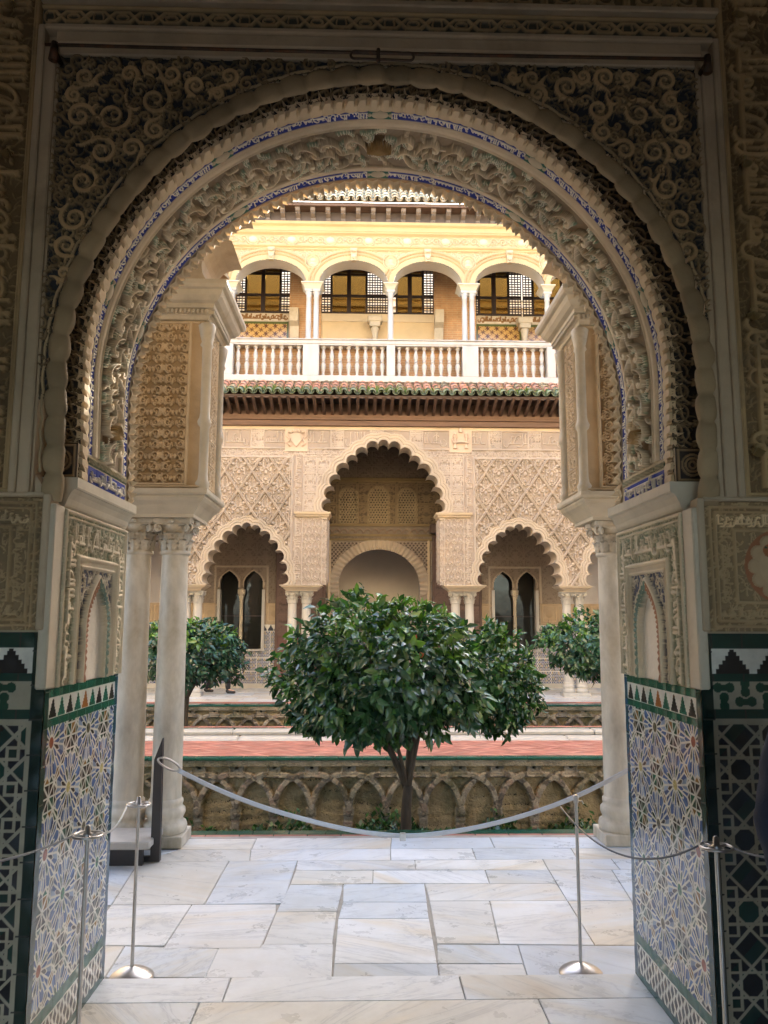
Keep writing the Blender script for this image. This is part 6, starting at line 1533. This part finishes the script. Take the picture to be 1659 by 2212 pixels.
# second upright, where the strap is hooked on the right
e = sm[-1]; sp2 = thing('steel_upright', 'dark flat steel upright holding the right end of the strap, hidden behind the right jamb', 'post', (e.x+.02, 6.0, 0))
MB().prism([(e.x, .004), (e.x+.08, .004), (e.x+.08, e.z+.12), (e.x, e.z+.02)], 5.97, 6.02).build('blade', M['steel_dark'], sp2)
# low marble bench slab by the left columns
bn = thing('marble_bench', 'low white marble slab on dark iron feet in front of the left columns', 'bench', (-1.9, 6.0, 0))
MB().box(-2.6, -1.505, 5.88, 6.28, .118, .172, .008).build('slab', M['marble_far'], bn)
mb = MB(); mb.box(-2.5, -1.56, 5.92, 5.96, .0, .115); mb.box(-2.5, -1.56, 6.18, 6.22, .09, .115)
for x in (-2.4, -1.75): mb.box(x, x+.05, 5.96, 6.24, 0, .115)
mb.build('feet', M['steel_dark'], bn)

# =================================================================== PEOPLE
def skin(name, J, E, mat, parent, root, sub=2):
    names = list(J); me = bpy.data.meshes.new(name); me.from_pydata([J[k][0] for k in names], [(names.index(a), names.index(b)) for a, b in E], [])
    o = link(name, me, mat, parent, local=True); m = o.modifiers.new('skin', 'SKIN'); m.use_smooth_shade = True
    for i, k in enumerate(names):
        v = me.skin_vertices[0].data[i]; rr = J[k][1]; v.radius = (rr if isinstance(rr, tuple) else (rr, rr)); v.use_root = (k == root)
    s = o.modifiers.new('sub', 'SUBSURF'); s.levels = sub; s.render_levels = sub
    return o
def person(label, loc, rz, stride=.0, arm_fwd=.0, top='navy'):
    t = thing('person', label, 'person', loc, rz)
    f = stride
    def leg(s):
        k = f*s; hip = (s*.095, 0, .92); kn = (s*.10, -.02-k*.18+(-.06 if f else 0), .50); an = (s*.10, -k*.40+.03, .09 if not (f and s < 0) else .13)
        return hip, kn, an
    J = {'pel': ((0,0,.96),(.15,.10)), 'wa': ((0,.0,1.10),(.135,.095)), 'ch': ((0,.01,1.30),(.16,.105)), 'sh': ((0,.015,1.42),(.10,.08)), 'nk': ((0,.005,1.50),.055), 'hd0': ((0,-.01,1.58),(.066,.075)), 'hd': ((0,-.012,1.66),(.076,.092)), 'hd1': ((0,-.006,1.735),(.058,.072)), 'no': ((0,-.112,1.635),.014)}
    E = [('pel','wa'),('wa','ch'),('ch','sh'),('sh','nk'),('nk','hd0'),('hd0','hd'),('hd','hd1'),('hd','no')]
    L_, Aj = {}, {}; LE, AE = [], []
    for s, n in ((-1,'l'),(1,'r')):
        hip, kn, an = leg(s)
        J.update({n+'hip': (hip,.085), n+'kn': (kn,.058), n+'an': (an,.038), n+'to': ((an[0], an[1]-.17, max(.03, an[2]-.06)),(.038,.022))})
        E += [('pel',n+'hip'),(n+'hip',n+'kn'),(n+'kn',n+'an'),(n+'an',n+'to')]
        sh = (s*.19, .02, 1.40); el = (s*.245, .05-arm_fwd*.05, 1.12); wr = (s*.25, -.03-arm_fwd*.2, .88)
        J.update({n+'sh': (sh,.055), n+'el': (el,.042), n+'wr': (wr,.028), n+'pa': ((wr[0]-s*.008, wr[1]-.02, wr[2]-.075),(.036,.016))}); E += [('sh',n+'sh'),(n+'sh',n+'el'),(n+'el',n+'wr'),(n+'wr',n+'pa')]
        for q, (dy, ln) in enumerate(((-.030,.066),(-.011,.076),(.009,.071),(.027,.056))):
            p0 = (wr[0]-s*.010, wr[1]-.02+dy, wr[2]-.09); p1 = (p0[0]-s*.008, p0[1]-.006, p0[2]-ln*.55); p2 = (p0[0]-s*.024, p0[1]-.008, p0[2]-ln)
            J.update({f'{n}f{q}a': (p0,.0095), f'{n}f{q}b': (p1,.0085), f'{n}f{q}c': (p2,.007)}); E += [(n+'pa',f'{n}f{q}a'),(f'{n}f{q}a',f'{n}f{q}b'),(f'{n}f{q}b',f'{n}f{q}c')]
        J.update({n+'t1': ((wr[0]-s*.012, wr[1]-.055, wr[2]-.05),.011), n+'t2': ((wr[0]-s*.022, wr[1]-.072, wr[2]-.088),.0085)}); E += [(n+'wr',n+'t1'),(n+'t1',n+'t2')]
    skin('body', J, E, M['skin'], t, 'pel')
    g = lambda k, d: (J[k][0], tuple(x+d for x in J[k][1]) if isinstance(J[k][1], tuple) else J[k][1]+d)
    TJ = {'pel': g('pel',.012)}; TE = []
    for n in 'lr':
        TJ.update({n+'hip': g(n+'hip',.018), n+'kn': g(n+'kn',.022), n+'an': ((J[n+'an'][0][0], J[n+'an'][0][1]+.01, J[n+'an'][0][2]-.02),.066)}); TE += [('pel',n+'hip'),(n+'hip',n+'kn'),(n+'kn',n+'an')]
        an = J[n+'an'][0]; to = J[n+'to'][0]
        skin('shoe', {'a': ((an[0], an[1]+.045, an[2]-.045),(.050,.042)), 'b': ((an[0], an[1]-.05, an[2]-.05),(.054,.044)), 'c': ((to[0], to[1]-.02, to[2]),(.050,.036)), 'u': ((an[0], an[1]+.02, an[2]+.01),.052)}, [('u','a'),('a','b'),('b','c')], M['leather'], t, 'b')
    skin('trousers', TJ, TE, M['trousers'], t, 'pel')
    CJ = {'hem': ((0,0,.90),(.175,.128)), 'wa': g('wa',.034), 'ch': g('ch',.028), 'sh': g('sh',.026), 'co': ((0,.012,1.485),.070)}; CE = [('hem','wa'),('wa','ch'),('ch','sh'),('sh','co')]
    for n in 'lr': CJ.update({n+'sh': g(n+'sh',.020), n+'el': g(n+'el',.024), n+'wr': g(n+'wr',.020)}); CE += [('sh',n+'sh'),(n+'sh',n+'el'),(n+'el',n+'wr')]
    jk = skin('jacket', CJ, CE, M[top], t, 'ch', 3)
    tx = bpy.data.textures.new('cloth_folds', 'CLOUDS'); tx.noise_scale = .09; dm = jk.modifiers.new('folds', 'DISPLACE'); dm.texture = tx; dm.strength = .022; dm.mid_level = .5
    hr = MB(); rows = []
    for i in range(9):
        ph = i/8*R_(112); rows.append([(.089*math.sin(ph)*math.cos(a_)*(1+.03*math.sin(a_*9)), .020+.104*math.sin(ph)*math.sin(a_), 1.672+.105*math.cos(ph)-(.035 if math.sin(a_) > .3 and i > 6 else 0)+(.05 if math.sin(a_) < -.3 and i > 6 else 0)) for a_ in np.linspace(0, 2*PI, 25)])
    hr.strip(rows, True); hr.build('hair', M['hair'], t, local=True)
    for s in (-1, 1):
        MB().lathe([(.001,-.011),(.009,-.006),(.011,0),(.009,.006),(.001,.011)], 10, (s*.031, -.094, 1.665)).build('eye', M['leather'], t, local=True)
        skin('ear', {'a': ((s*.078,.0,1.665),(.008,.02)), 'b': ((s*.080,.004,1.635),(.007,.014))}, [('a','b')], M['skin'], t, 'a', 1)
    MB().tube([(-.022,-.098,1.595),(0,-.104,1.593),(.022,-.098,1.595)], .005, 6).build('mouth', M['fruit'], t, local=True)
    return t
p = at(1668, 1950, 2.3)
person('person in a dark navy jacket at the right edge, only the sleeve in view', (p.x+.279, 2.3, .05), .15, 0, .1)
p = at(472, 1498, 18.75)
person('person in black trousers walking in the far gallery behind the left orange tree', (p.x, 18.75, .005), R_(75), .62, .3, 'trousers').scale = (.93, .93, .93)
